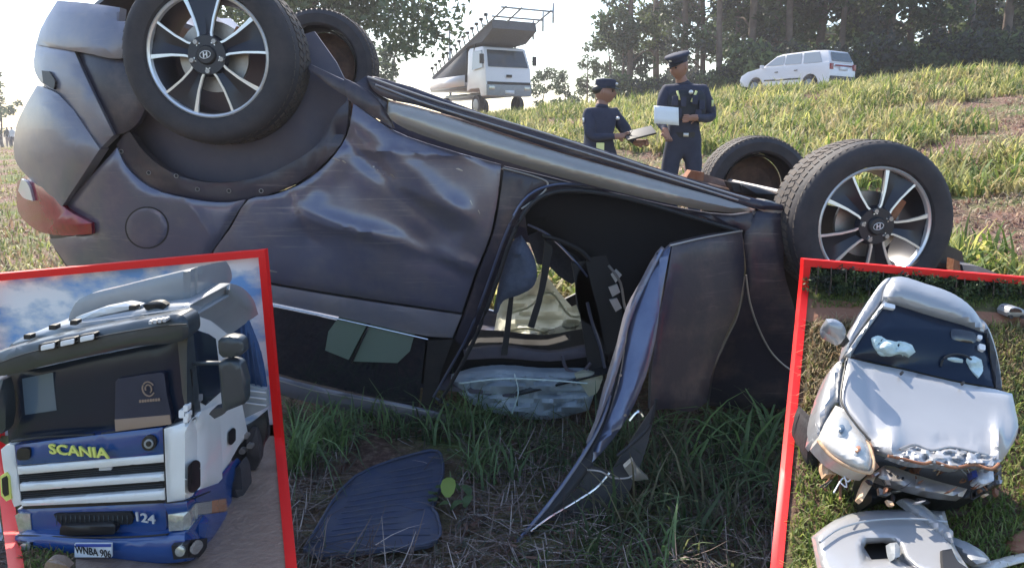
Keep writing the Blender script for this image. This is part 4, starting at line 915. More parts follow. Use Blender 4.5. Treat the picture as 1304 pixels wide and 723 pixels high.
o = fin('paper_sheet', bm, 'paper', edge=False); o.location = pa; tag(o, 'white sheet of paper held by the standing officer', 'paper')

# officer writing on a clipboard, turned towards the other
p = at(764, 262, 8.1); z0 = tz(p.x, p.y)
pw = local('person', (p.x, p.y, z0), 'police officer writing on a clipboard, half hidden behind the wreck', 'person')
dz = at(760, 101, 8.1).z - z0 - 1.78; pw.location.z = at(760, 101, 8.1).z - 1.78 * .95; pw.scale = (1.08, 1.08, .95)
J = dict(pel=(0, 0, .95, (.15, .12)), sp=(-.02, 0, 1.1, (.15, .125)), ch=(-.02, .0, 1.32, (.17, .13)), nk0=(-.01, 0, 1.46, (.085, .08)), nk=(.0, 0, 1.53, .055), sk=(.01, 0, 1.58, .052),
         shl=(-.14, -.08, 1.42, .075), ell=(-.12, -.14, 1.15, .058), wrl=(.12, -.2, 1.17, .036), shr=(.13, .06, 1.42, .075), elr=(.26, .0, 1.18, .056), wrr=(.32, -.14, 1.1, .036),
         hl=(-.09, -.02, .86, .105), kl=(-.1, -.03, .50, .078), al=(-.12, .01, .11, .055), tl=(.0, -.08, .045, .045), hr=(.09, .02, .86, .105), kr=(.1, .0, .50, .078), ar=(.1, .04, .11, .055), tr_=(.22, -.02, .045, .045))
hand_E = list(E[:19]); E2 = [('pel', 'sp'), ('sp', 'ch'), ('ch', 'nk0'), ('nk0', 'nk'), ('nk', 'sk'), ('ch', 'shl'), ('shl', 'ell'), ('ell', 'wrl'), ('ch', 'shr'), ('shr', 'elr'), ('elr', 'wrr'), ('pel', 'hl'), ('hl', 'kl'), ('kl', 'al'), ('al', 'tl'), ('pel', 'hr'), ('hr', 'kr'), ('kr', 'ar'), ('ar', 'tr_')]
hand(J, E2, 'pel', 'wrl', (1, -.1, .1), (0, 0, 1), .5); hand(J, E2, 'pel', 'wrr', (.8, -.5, .0), (0, .3, 1), .6)
figure('body', J, E2, ['uniform', 'skin', 'print_black'], [(1, (.0, 0, 1.56), .08), (1, (.20, -.21, 1.18), .105), (1, (.39, -.18, 1.1), .11), (2, (-.06, -.03, .03), .17), (2, (.15, .0, .03), .17)], pw)
hd, r_, f_, up_ = head(pw, (.02, -.01, 1.645), (.9, -.35, -.05)); cap(pw, (.02, -.01, 1.645), r_, f_, up_, tall=.012)
bm = bmesh.new(); box(bm, (-.03, -.17, 1.02), (.075, .03, .16), bev=.008); fin('reflective_strip', bm, 'hivis', pw)
bm = bmesh.new(); box(bm, (-.19, -.11, 1.34), (.01, .06, .05)); fin('arm_badge', bm, 'white_cloth', pw)
bm = bmesh.new(); bmesh.ops.create_icosphere(bm, subdivisions=2, radius=.02, matrix=Matrix.Translation((.14, -.1, 1.36))); fin('badge', bm, 'alloy', pw)
bm = bmesh.new(); bmesh.ops.create_uvsphere(bm, u_segments=16, v_segments=10, radius=1)
for v in bm.verts: x, y, z = v.co; v.co = Vector((.0, 0, 1.67)) + Vector((x * .085 - .022, y * .082, z * .06))
fin('hair', bm, 'print_black', pw, edge=False)
bm = bmesh.new(); bmesh.ops.create_cone(bm, segments=6, radius1=.006, radius2=.002, depth=.12, cap_ends=True, matrix=Matrix.Translation((.245, -.24, 1.2)) @ Matrix.Rotation(.5, 4, 'Y')); fin('pen', bm, 'print_black', pw)
ORG = Vector((0, 0, 0))
bm = bmesh.new(); box(bm, (0, 0, 0), (.30, .22, .02), Matrix.Rotation(R(-14), 3, 'Y') @ Matrix.Rotation(R(20), 3, 'X'), .004)
o = fin('clipboard', bm, 'black_plastic'); o.location = pw.location + Vector((.36, -.24, 1.14)); tag(o, 'dark clipboard held by the officer on the left', 'clipboard')

for u_, v_, nm_, top_, bot_, lab in ((12, 191, 0, 'black_plastic', 'tan_cloth', 'tiny distant person in dark top and tan trousers at the far left edge'), (0, 189, 1, 'black_plastic', 'black_plastic', 'tiny distant person in black cut by the left edge of the picture'), (18, 190, 2, 'white_cloth', 'uniform', 'tiny distant person in a white shirt, nearest the rear bumper of the wreck')):
    p = at(u_, v_, 62); q = local('person', (p.x, p.y, tz(p.x, p.y)), lab, 'person')
    J = dict(pel=(0, 0, .95, .15), ch=(0, 0, 1.35, (.2, .12)), nk=(0, 0, 1.52, .06), hd=(0, 0, 1.66, .1), hd2=(0, 0, 1.74, .08), sl=(-.2, 0, 1.4, .07), el=(-.26, 0, 1.12, .05), wl=(-.22, -.1, .9, .045), sr=(.2, 0, 1.4, .07), er=(.26, 0, 1.12, .05), wr=(.22, -.1, .9, .045),
             hl=(-.1, 0, .85, .1), kl=(-.12, 0, .5, .08), al=(-.13, 0, .08, .06), hr=(.1, 0, .85, .1), kr=(.12, 0, .5, .08), ar=(.13, 0, .08, .06))
    E3 = [('pel', 'ch'), ('ch', 'nk'), ('nk', 'hd'), ('hd', 'hd2'), ('ch', 'sl'), ('sl', 'el'), ('el', 'wl'), ('ch', 'sr'), ('sr', 'er'), ('er', 'wr'), ('pel', 'hl'), ('hl', 'kl'), ('kl', 'al'), ('pel', 'hr'), ('hr', 'kr'), ('kr', 'ar')]
    figure('body', J, E3, [top_, bot_, 'skin'], [(1, (0, 0, .4), .55), (2, (0, 0, 1.68), .15)], q, sub=1)
ORG = Vector((0, 0, 0))

# ---------------------------------------------------------------- trees
def leaf_mesh(name, cl, nleaf, size, pal, seed):
    rg = np.random.default_rng(seed); cl = np.array(cl); w_ = cl[:, 3] ** 2; w_ = w_ / w_.sum(); i = rg.choice(len(cl), nleaf, p=w_)
    d = rg.normal(0, 1, (nleaf, 3)); d /= np.linalg.norm(d, axis=1)[:, None]; rad = rg.uniform(.15, 1, nleaf) ** .5
    c = cl[i, :3] + d * (cl[i, 3] * rad)[:, None] * np.array([1, 1, .75])
    a = rg.normal(0, 1, (nleaf, 3)); a /= np.linalg.norm(a, axis=1)[:, None]; b = np.cross(a, rg.normal(0, 1, (nleaf, 3))); b /= np.linalg.norm(b, axis=1)[:, None]
    s = rg.uniform(.5, 1.2, nleaf)[:, None] * size
    V = np.stack([c - a * s, c + b * s * .45, c + a * s, c - b * s * .45], 1).reshape(-1, 3)
    me = bpy.data.meshes.new(name); me.vertices.add(len(V)); me.vertices.foreach_set('co', V.ravel()); me.loops.add(nleaf * 4); me.loops.foreach_set('vertex_index', np.arange(nleaf * 4)); me.polygons.add(nleaf); me.polygons.foreach_set('loop_start', np.arange(0, nleaf * 4, 4)); me.update()
    pal = np.array(pal); k = rg.integers(0, len(pal), len(cl))[i]; cc = np.ones((nleaf, 4, 4)); cc[:, :, :3] = (pal[k] * rg.uniform(.6, 1.4, (nleaf, 1)))[:, None, :]
    me.color_attributes.new('tint', 'FLOAT_COLOR', 'POINT').data.foreach_set('color', cc.ravel()); me.materials.append(M['foliage']); return me
def tree_kit(seed, H, base, rad, nl, size, pal, tr_=.16, lean=.5, nlimb=14, ncl=3, droop=0):
    rd = random.Random(seed); bm = bmesh.new(); lx, ly = rd.uniform(-lean, lean), rd.uniform(-lean, lean)
    tp = lambda t: Vector((lx * t * t + .12 * math.sin(t * 7 + seed), ly * t * t + .1 * math.cos(t * 5 + seed), H * t * .96))
    tube(bm, [tp(t / 8) for t in range(9)], [tr_ * (1 - .8 * t / 8) + (.08 if t == 0 else 0) for t in range(9)], 8); cl = []
    for k in range(nlimb):
        t = base / H + (1 - base / H) * (k + rd.random() * .7) / nlimb; a = rd.uniform(0, 6.28); p0 = tp(min(t, 1)); L = rad * (rd.uniform(.45, 1.0)) * (1.15 - .6 * t)
        e = p0 + Vector((math.cos(a) * L, math.sin(a) * L, L * rd.uniform(.15, .6) - droop * L)); m_ = (p0 + e) / 2 + Vector((0, 0, .15 * L))
        tube(bm, [p0, m_, e], [tr_ * .35, tr_ * .22, tr_ * .08], 5)
        for q in range(ncl):
            c = p0.lerp(e, rd.uniform(.45, 1.1)) + Vector([rd.gauss(0, .25 * L) for _ in range(3)]); cl.append((*c, rd.uniform(.22, .42) * rad * .8))
    bm.normal_update(); m1 = bpy.data.meshes.new('trunk'); bm.to_mesh(m1); bm.free(); m1.materials.append(M['bark']); m1.polygons.foreach_set('use_smooth', [True] * len(m1.polygons))
    return m1, leaf_mesh('crown', cl, nl, size, pal, seed)
def plant(kit, u, v, y, lab, grp, cat='tree', name='tall_tree', s=1, rz=None):
    p = at(u, v, y); o = bpy.data.objects.new(name, None); col.objects.link(o); o.location = (p.x, p.y, tz(p.x, p.y) - .05); o.rotation_euler.z = rz if rz is not None else random.uniform(0, 6.28); o.scale = (s, s, s)
    tag(o, lab, cat, grp)
    for nm_, me_ in zip(('trunk', 'crown'), kit):
        if me_: c = bpy.data.objects.new(nm_, me_); col.objects.link(c); c.parent = o
    return o
TG = [(.04, .065, .025), (.055, .09, .035), (.09, .13, .05), (.13, .17, .06), (.05, .06, .05)]
kits = [tree_kit(20 + k, 15 + k, 3.0 + (k % 3), 2.9, 5200, .20, TG, .2 + .04 * (k % 2), nlimb=18, ncl=3) for k in range(5)]
spec = [(800, 44), (835, 52), (868, 43), (893, 50), (915, 40), (935, 47), (958, 41), (978, 52), (985, 44), (1003, 41), (1028, 48), (1038, 43), (1068, 41), (1088, 50), (1108, 44), (1130, 39), (1155, 48), (1183, 42), (1205, 51), (1226, 39), (1252, 46), (1278, 40), (1302, 48), (1330, 42), (1365, 46), (1400, 42)]
for i, (u_, y_) in enumerate(spec):
    plant(kits[i % 5], u_, 100, y_ * .95, 'tall slender dark tree in the belt beyond the road, thin trunk and ragged crown', 'tall trees in the belt beyond the road', s=random.uniform(.85, 1.1))
for i in range(13):
    plant(kits[(i * 3 + 1) % 5], 850 + i * 44 + random.uniform(-8, 8), 100, random.uniform(56, 74), 'tall slender dark tree in the belt beyond the road, thin trunk and ragged crown', 'tall trees in the belt beyond the road', s=random.uniform(.9, 1.2))
bk = [(None, leaf_mesh('crown', [(random.Random(k).uniform(-1, 1) if False else math.cos(j * 2.4 + k) * .9 * (j % 3) / 2, math.sin(j * 2.4 + k) * .9 * (j % 3) / 2, .5 + .35 * (j % 4), .75) for j in range(9)], 2600, .13, TG, 90 + k)) for k in range(3)]
for i in range(30):
    o = plant(bk[i % 3], 770 + i * 21 + random.uniform(-6, 6), 100, random.uniform(37, 42) - (i * .12), 'dense dark green bush at the foot of the trees beyond the road', 'bushes at the foot of the tree belt', cat='bush', name='bush', s=random.uniform(.9, 1.6) if i > 5 else random.uniform(.7, 1.1))
lk = [tree_kit(60 + k, 5.5, 1.6, 1.7, 1500, .16, [(.07, .10, .05), (.10, .14, .07)], .1, nlimb=10, ncl=3) for k in range(3)]
for (u_, y_, s_, lab) in ((692, 46, .62, 'small tree just right of the flatbed truck'), (722, 50, .66, 'small tree in the gap between the truck and the tree belt'), (748, 48, .80, 'small tree above the cap of the writing officer'), (775, 46, 1.0, 'bushy tree at the left end of the tree belt'), (790, 42, 1.1, 'rounded tree between the two officers, in front of the belt')):
    plant(lk[int(u_) % 3], u_, 120, y_, lab, None, name='small_tree', s=s_)
ok_ = tree_kit(77, 9.5, 3.4, 4.6, 26000, .14, [(.09, .13, .06), (.13, .17, .08), (.07, .10, .05)], .16, nlimb=22, ncl=6, droop=.3)
plant(ok_, 400, 100, 26, 'leafy tree whose branches hang behind the two rear wheels of the wreck', None, name='leafy_tree', s=1.0)
plant(lk[1], 503, 120, 40, 'low tree under the leafy crown, left of the flatbed truck', None, name='small_tree', s=.9)
plant(lk[0], 4, 180, 60, 'small tree behind the distant people at the far left', None, name='small_tree', s=.9)
plant(lk[2], -20, 180, 58, 'round tree cut by the left edge behind the distant people', None, name='small_tree', s=1.2)

# ---------------------------------------------------------------- left inset picture with its red border, built as a board: a truck on a wet road
st = thing('inset_board', at(150, 735, 1.5), 'red edged inset board with a cloudy sky, round the blue and white truck', 'inset board', 'red edged inset boards')
def bar(nm_, a, b, wd, y, mat, parent, th=.03):
    d = Vector((b[0] - a[0], b[1] - a[1])); n_ = Vector((-d.y, d.x)).normalized() * wd / 2
    if th is None: th = .012
    return P_(nm_, [(a[0] - n_.x, a[1] - n_.y), (b[0] - n_.x, b[1] - n_.y), (b[0] + n_.x, b[1] + n_.y), (a[0] + n_.x, a[1] + n_.y)], y, mat, parent, thick=th)
P_('sky_panel', [(-30, 358), (334, 326), (364, 690), (0, 690)], 2.3, 'cloud_print', st, thick=.02)
yl = lambda v: 2.27 - max(0, v - 560) / 163 * .68
yt = lambda u, v: min(2.3, yl(v)) - .012
_edges_left = [('inset_border', (-32, 356), (337.5, 322.5)), ('inset_border', (333.5, 327.5), (370, 742)), ('inset_border', (-30, 364), (17, 742))]
for n__, a__, b__ in _edges_left: bar(n__, a__, b__, 9, yt, 'frame_red', st, th=.03)
P_('field_panel', [(-20, 555), (60, 553), (90, 600), (96, 745), (16, 745)], lambda u, v: yl(v), 'ground', st, thick=.02, back=(0, 0, -1))
P_('road_panel', [(60, 553), (350, 540), (371, 745), (96, 745), (90, 600)], lambda u, v: yl(v) - .003, 'wet_road', st, thick=.02, back=(0, 0, -1))
for u_ in (18, 366):
    bm = bmesh.new(); q = at(u_, 750, 1.515); box(bm, (q.x, q.y, q.z / 2 - .02), (.03, .03, q.z + .04)); fin('leg', bm, 'frame_red', st)
    bm = bmesh.new(); q = at(u_ * .98, 690, 2.31); box(bm, (q.x, q.y + .01, q.z / 2), (.03, .03, q.z)); fin('leg', bm, 'frame_red', st)
ORG = Vector((0, 0, 0))

tk = thing('semi_truck', at(160, 700, 1.75), 'white and blue semi truck with a black sun visor and loose roof deflector', 'truck')
FY = lambda u, v=0: 1.62 + (240 - u) * .0006 if u < 240 else 1.62 + (u - 240) * .0062
def T(nm_, pts, off, mat, parent=tk, **kw):
    kw.setdefault('thick', .02); kw['bulge'] = kw.get('bulge', .006) * .55; kw.setdefault('br', 6); kw.setdefault('grid', 9); kw.setdefault('sm', 3 if nm_ in ('roof_deflector', 'sun_visor', 'bumper', 'cab_roof', 'sunshade', 'wheel_guard', 'torn_trim') else 1)
    return P_(nm_, pts, (lambda u, v: FY(u) + off), mat, parent, **kw)
T('roof_deflector', [(86, 414), (90, 397), (101, 381), (150, 366), (210, 351), (268, 338), (281, 336), (287, 346), (288, 360), (278, 371), (250, 383), (205, 388), (150, 395), (110, 404)], .12, 'grey_paint', thick=.04, bulge=.012, br=10)
T('roof_hatch', [(96, 404), (130, 392), (160, 386), (178, 389), (165, 394), (120, 404), (98, 410)], .05, 'white_paint', thick=.03, bulge=.012)
T('cab_roof', [(8, 448), (14, 438), (32, 428), (88, 412), (130, 403), (180, 394), (232, 388), (262, 392), (282, 408), (290, 428), (270, 424), (243, 408), (236, 404), (170, 412), (90, 428), (34, 440)], .04, 'grey_paint', thick=.25, bulge=.035, br=14)
for a_ in ((34, 430), (66, 418), (93, 412), (168, 393)): T('roof_lamp', rrect(a_[0] - 4, a_[1] - 4, a_[0] + 5, a_[1] + 2), .0, 'print_black', bulge=.008, br=3)
T('torn_trim', [(182, 389), (190, 385), (204, 384), (212, 388), (208, 394), (196, 392), (186, 395)], .03, 'print_black', bulge=.01, br=4)
T('roof_spoiler_base', [(252, 385), (270, 384), (283, 383), (290, 400), (292, 415), (280, 405), (264, 394)], .1, 'grey_paint', bulge=.012)
vz = T('sun_visor', [(-14, 452), (-4, 449), (34, 438), (114, 420), (200, 404), (228, 400), (237, 405), (241, 420), (239, 428), (231, 434), (180, 440), (114, 453), (60, 465), (12, 477), (-8, 478), (-16, 470)], -.05, 'visor_black', thick=.06, bulge=.03, br=14)
for x_, y_ in ((60, 443), (85, 437.5), (110, 432)): 
    T('marker_recess', rrect(x_ - 11, y_ - 4.5, x_ + 11, y_ + 5.5, dv=-4), -.079, 'print_black', vz, bulge=.002, br=3, grid=5)
    T('marker_light', rrect(x_ - 8, y_ - 3, x_ + 9, y_ + 3.5, dv=-3.5), -.083, 'plate_white', vz, bulge=.004, br=3, grid=5)
for k in range(4): T('visor_mark', rrect(189 + k * 6, 408.5 - k, 193 + k * 6, 413 - k), -.083, 'print_grey', vz, bulge=.001, br=2)
ws = T('windscreen', [(5, 480), (12, 476), (60, 466), (114, 454), (180, 441), (228, 435), (232, 480), (240, 539), (208, 545), (120, 555), (11, 563)], .02, 'windscreen', thick=.02, bulge=.02, br=40)
T('screen_pillar', [(226, 434), (239, 428), (243, 470), (250, 536), (240, 540), (232, 500)], -.004, 'visor_black', thick=.03, bulge=.01)
sh_ = T('window_screen', [(147, 486), (150, 482), (180, 477), (205, 474), (209, 476), (213, 505), (219, 533), (216, 540), (150, 547), (146, 546)], -.006, 'sunshade', ws, bulge=.002, br=4)
bm = bmesh.new(); c = at(189, 495, FY(189) - .012)
for (ra, a0, a1, sx_) in ((.017, 30, 330, .8), (.010, -60, 200, .7)):
    tube(bm, [c + Vector((sx_ * ra * math.cos(R(a0 + (a1 - a0) * k / 20)), 0, ra * math.sin(R(a0 + (a1 - a0) * k / 20)))) for k in range(21)], .0018, 5)
fin('emblem', bm, 'print_brown', sh_)
for k in range(8): T('emblem_caption', rrect(177 + k * 3.4, 509 - k * .3, 179.6 + k * 3.4, 512.5 - k * .3), -.010, 'print_brown', sh_, bulge=0)
T('dash_clutter', [(146, 534), (216, 528), (218, 540), (147, 549)], -.009, 'print_brown', ws, bulge=.003, thick=.004)
for pts in ([(15, 562), (60, 556), (120, 553)], [(130, 552), (185, 543), (205, 541)]):
    line('wiper', pts, lambda u, v: FY(u) - .005, .003, 'print_black', tk)
T('sky_glint', [(28, 482), (67, 474), (72, 522), (32, 528)], .0085, 'glint_bulb_glass', ws, bulge=0, thick=.003)  # sky reflection put in as a lighter blue grey pane
for x_, y_, s_ in ((231, 527, 5), (236, 520, 4), (238, 529, 3), (236, 534, 4)): T('sticker', rrect(x_ - s_ * .7, y_ - s_, x_ + s_ * .7, y_ + s_), -.018, 'plate_white', bulge=.001, br=2)
hp = T('bonnet_panel', [(19, 567), (60, 561), (120, 554), (207, 544), (209, 578), (120, 585), (22, 592)], -.012, 'blue_paint', thick=.04, bulge=.012, br=9)
T('lamp_hole', rrect(180, 555, 199, 575, dv=-2, r=.5), -.026, 'print_black', hp, bulge=.004)
T('lamp_ring', rrect(183, 559, 195, 571, r=.5), -.031, 'grey_paint', hp, bulge=.003, br=4, grid=4)
T('lamp_ring', rrect(185.5, 561.5, 192.5, 568.5, r=.5), -.034, 'print_black', hp, bulge=.002, br=4, grid=4)
T('recess', rrect(21, 571, 38, 586, dv=-1, r=.3), -.026, 'print_black', hp, bulge=.003)
lettering('raised_letters', 'SCANIA', 99.5, 574.5, FY(100) - .031, 12.5, 'yellow_paint', hp, roll=4.5, yaw=-19, bold=.02, squeeze=1.52, depth=.002)
T('grille_mesh', [(24, 600), (208, 580), (210, 632), (27, 640)], .004, 'mesh_black', bulge=0, thick=.03)
for pts in ([(22, 594), (208, 578), (209, 588), (23, 604)], [(25, 616), (208, 603), (209, 612), (26, 625)], [(26, 638), (209, 624), (210, 636), (28, 644)]):
    T('grille_bar', pts, -.012, 'white_paint', thick=.03, bulge=.008, br=4, grid=4)
T('grille_badge', rrect(126, 594, 142, 599, dv=-1), -.004, 'print_grey', bulge=.001, br=2)
T('corner_panel', [(208, 546), (225, 541), (243, 535), (258, 528), (266, 524), (270, 560), (272, 600), (272, 622), (256, 630), (243, 635), (212, 639), (211, 600)], -.012, 'white_paint', thick=.06, bulge=.02, br=12)
T('air_slot', rrect(239, 590, 251, 627, r=.45), -.036, 'print_black', bulge=.002, br=4)
T('corner_panel', [(1, 572), (8, 566), (18, 566), (22, 600), (27, 642), (18, 645), (10, 622), (4, 595)], .0, 'white_paint', thick=.05, bulge=.012)
T('side_guard_ring', [(0, 606), (8, 601), (12, 606), (14, 635), (8, 638), (1, 630)], -.01, 'yellow_paint', bulge=.004, br=4)
T('side_guard_gap', [(2, 609), (7, 606), (9, 610), (10, 630), (6, 632), (3, 627)], -.016, 'print_black', bulge=.001, br=4)
T('lower_panel', [(22, 648), (60, 645), (130, 642), (211, 638), (212, 678), (130, 684), (32, 684), (28, 665)], .002, 'blue_paint', thick=.05, bulge=.012, br=8)
T('lower_shadow_gap', [(28, 643), (211, 635), (211, 640), (30, 648)], -.002, 'print_black', bulge=0)
T('lower_grille', [(68, 655), (74, 654), (120, 653), (166, 652), (170, 658), (167, 667), (120, 669), (80, 670), (74, 664)], -.014, 'mesh_black', bulge=.002, br=3)
T('light_bar', rrect(76, 669, 147, 683, dv=-3, r=.3), -.03, 'print_black', thick=.04, bulge=.012, br=5)
lettering('model_number', '124', 184, 659.5, FY(184) - .016, 11, 'print_grey', tk, roll=2, yaw=-19, bold=.02, squeeze=1.4)
T('upper_bumper', [(208, 641), (243, 636), (274, 624), (286, 634), (288, 668), (284, 660), (280, 644), (214, 655)], -.016, 'blue_paint', thick=.05, bulge=.012, br=6)
T('headlight', [(214, 655), (240, 651), (262, 647), (262, 671), (240, 674), (215, 676)], -.02, 'lamp_lens', thick=.04, bulge=.010, br=6)
T('indicator', [(262, 647), (281, 643), (284, 666), (262, 671)], -.018, 'amber_lens', thick=.04, bulge=.01, br=6)
T('headlight', [(19, 656), (24, 653), (38, 654), (40, 675), (24, 677)], -.008, 'lamp_lens', thick=.04, bulge=.008, br=6)
T('bumper', [(19, 682), (30, 679), (120, 684), (211, 681), (250, 675), (286, 667), (289, 680), (287, 694), (276, 706), (250, 712), (211, 717), (120, 713), (57, 709), (25, 705), (20, 697)], -.03, 'blue_paint', thick=.08, bulge=.03, br=14)
T('fog_light_recess', [(218, 695), (260, 690), (259, 708), (221, 712)], -.062, 'print_black', bulge=.002)
for x_, y_ in ((229, 702), (248, 699)): T('fog_light', rrect(x_ - 6.5, y_ - 6.5, x_ + 6.5, y_ + 6.5, r=.5), -.070, 'lamp_lens', bulge=.006, br=6, grid=4)
T('fog_light_recess', [(22, 690), (40, 691), (41, 703), (26, 702)], -.052, 'print_black', bulge=.002)
T('fog_light', rrect(25, 692, 38, 701, r=.4), -.058, 'lamp_lens', bulge=.004, br=4, grid=4)
pl = T('number_plate', [(95, 692), (142, 692), (142, 709), (95, 709)], -.068, 'plate_white', bulge=0, thick=.006)
T('plate_band', [(96, 692.6), (141, 692.6), (141, 696), (96, 696)], -.0705, 'plate_blue', pl, bulge=0, thick=.002)
lettering('plate_number', 'WNBA 906', 118.5, 702.6, FY(118) - .0755, 9.5, 'print_black', pl, yaw=-13, squeeze=.76, depth=.0008)
# cab side
T('cab_side', [(238, 404), (262, 412), (286, 430), (292, 460), (300, 500), (311, 556), (298, 575), (284, 600), (273, 622), (270, 560), (266, 524), (250, 534), (243, 470)], .01, 'white_paint', thick=.03, bulge=.012, br=12)
T('door_window', [(246, 423), (262, 428), (271, 434), (275, 465), (280, 500), (262, 516), (252, 510), (248, 470)], -.006, 'windscreen', bulge=.004)
line('door_gap', [(266, 524), (268, 540), (271, 562), (277, 590), (283, 604)], lambda u, v: FY(u) - .004, .0022, 'print_black', tk)
line('window_bar', [(247, 463), (262, 462), (278, 462)], lambda u, v: FY(u) - .02, .004, 'grey_paint', tk)
T('door_handle', rrect(249, 505, 254, 513), -.01, 'grey_paint', bulge=.003, br=3)
T('air_intake', rrect(291, 548, 297, 566, r=.5), -.012, 'print_black', bulge=.002)
for k in range(4):
    for (a0, a1, v0, v1) in (((26, 606), (208, 592), 0, 0), ((27, 628), (208, 616), 0, 0)): line('grille_line', [(a0[0], a0[1] + k * 2.6), (a1[0], a1[1] + k * 2.4)], lambda u, v: FY(u) + .002, .0008, 'visor_black', tk, n=5)
line('panel_gap', [(208, 545), (210, 600), (212, 640)], lambda u, v: FY(u) - .024, .0016, 'print_black', tk)
line('panel_gap', [(212, 640), (243, 635), (272, 623)], lambda u, v: FY(u) - .024, .0018, 'print_black', tk)
line('panel_gap', [(24, 681), (120, 684), (211, 680), (286, 667)], lambda u, v: FY(u) - .034, .0022, 'print_black', tk)
line('panel_gap', [(243, 470), (246, 500), (250, 536), (262, 527)], lambda u, v: FY(u) - .008, .0016, 'print_black', tk)
line('visor_seam', [(0, 462), (34, 450), (114, 431), (200, 416), (238, 413)], lambda u, v: FY(u) - .078, .0014, 'print_black', tk)
for k in range(16): line('grille_slat', [(72 + k * 6, 656), (72.5 + k * 6, 668)], lambda u, v: FY(u) - .0165, .0010, 'visor_black', tk)
line('roof_seam', [(90, 413), (150, 405), (240, 392)], lambda u, v: FY(u) + .01, .0014, 'print_grey', tk)
mr_ = P_('mirror', [(278, 462), (284, 459), (302, 460), (307, 464), (313, 508), (311, 514), (288, 523), (283, 520)], 1.62, 'visor_black', tk, thick=.03, bulge=.006, br=4, grid=7, sm=2)
P_('mirror', [(278, 434), (282, 430), (304, 430), (309, 434), (311, 448), (306, 453), (284, 455), (279, 450)], 1.62, 'visor_black', tk, thick=.03, bulge=.006, br=4, grid=7, sm=2)
line('mirror_arm', [(247, 463, 1.64), (262, 462, 1.62), (282, 462, 1.63)], 0, .005, 'visor_black', tk)
P_('mirror_bracket', [(266, 527), (271, 521), (290, 519), (286, 526), (273, 533)], 1.63, 'visor_black', tk, thick=.03, bulge=.01, br=4)
P_('mirror', [(-12, 482), (4, 484), (8, 500), (7, 545), (2, 552), (-14, 550)], 1.72, 'visor_black', tk, thick=.03, bulge=.015, br=8)
T('front_step', [(276, 626), (297, 612), (298, 640), (299, 672), (290, 690), (288, 668), (286, 636)], .01, 'blue_paint', thick=.04, bulge=.01)
T('wheel_guard', [(274, 618), (284, 600), (296, 590), (302, 598), (300, 612), (290, 618), (284, 632)], .0, 'blue_paint', thick=.04, bulge=.01)
T('step_plate', [(283, 690), (298, 680), (304, 684), (300, 700), (285, 708)], .02, 'steel', thick=.02, bulge=.004)
P_('wheel', [(292, 618), (298, 598), (304, 592), (309, 602), (311, 640), (309, 668), (303, 684), (297, 682), (294, 660)], 1.98, 'tyre', tk, thick=.06, bulge=.02, br=8, sm=2)
P_('rear_wheel', [(314, 560), (320, 545), (327, 545), (331, 560), (331, 585), (325, 598), (317, 598)], 2.1, 'tyre', tk, thick=.03, bulge=.02, br=8, sm=2)
P_('rear_wheel', [(330, 533), (335, 528), (340, 540), (341, 556), (337, 564), (331, 560)], 2.16, 'tyre', tk, thick=.02, bulge=.01, br=6, sm=2)
P_('chassis_side', [(292, 568), (304, 548), (318, 540), (338, 524), (340, 545), (328, 585), (312, 606), (300, 600)], 2.12, 'print_black', tk, thick=.02, bulge=.01)
for a_ in ((304, 562), (312, 556), (308, 575), (318, 568)): P_('fitting', rrect(a_[0] - 4, a_[1] - 3, a_[0] + 4, a_[1] + 3, r=.4), 2.07, 'steel', tk, thick=.02, bulge=.006, br=3)
tl_ = P_('trailer_cover', [(287, 402), (300, 400), (311, 401), (319, 420), (330, 450), (338, 494), (311, 487), (300, 440)], 2.12, 'tarp_blue', tk, thick=.02, bulge=.012, br=10)
for k in range(4): line('cover_rib', [(306 + k * 6, 402 + k * 11), (312 + k * 7, 486 + k * 2)], 2.10, .003, 'tarp_blue', tl_)
P_('trailer_side', [(306, 486), (318, 490), (339, 496), (341, 518), (312, 532), (306, 510)], 2.1, 'grey_paint', tk, thick=.02, bulge=.006)
for v_ in (500, 508, 516): line('side_rail', [(308, v_ - 4), (339, v_)], 2.085, .0025, 'print_grey', tk)
P_('gravel_heap', [(58, 716), (64, 712), (78, 714), (88, 723), (56, 723)], 1.5, 'wet_road', tk, thick=.02, bulge=.01)
ORG = Vector((0, 0, 0))
# grass on the field panel
n = 1500; uu = RNG.uniform(24, 92, n); vv = RNG.uniform(562, 740, n); base = np.array([at(a, b, yl(b) - .004) for a, b in zip(uu, vv)])
o = blades('verge_grass', base, RNG.uniform(.008, .022, n), RNG.uniform(.0015, .004, n), RNG.uniform(.2, 1.2, n), RNG.uniform(0, 6.28, n), tints(n, GREEN[:3] + DRY[1:3]), seg=2)
tag(o, 'short grass beside the wet road on the left inset board', 'grass', kind='stuff')

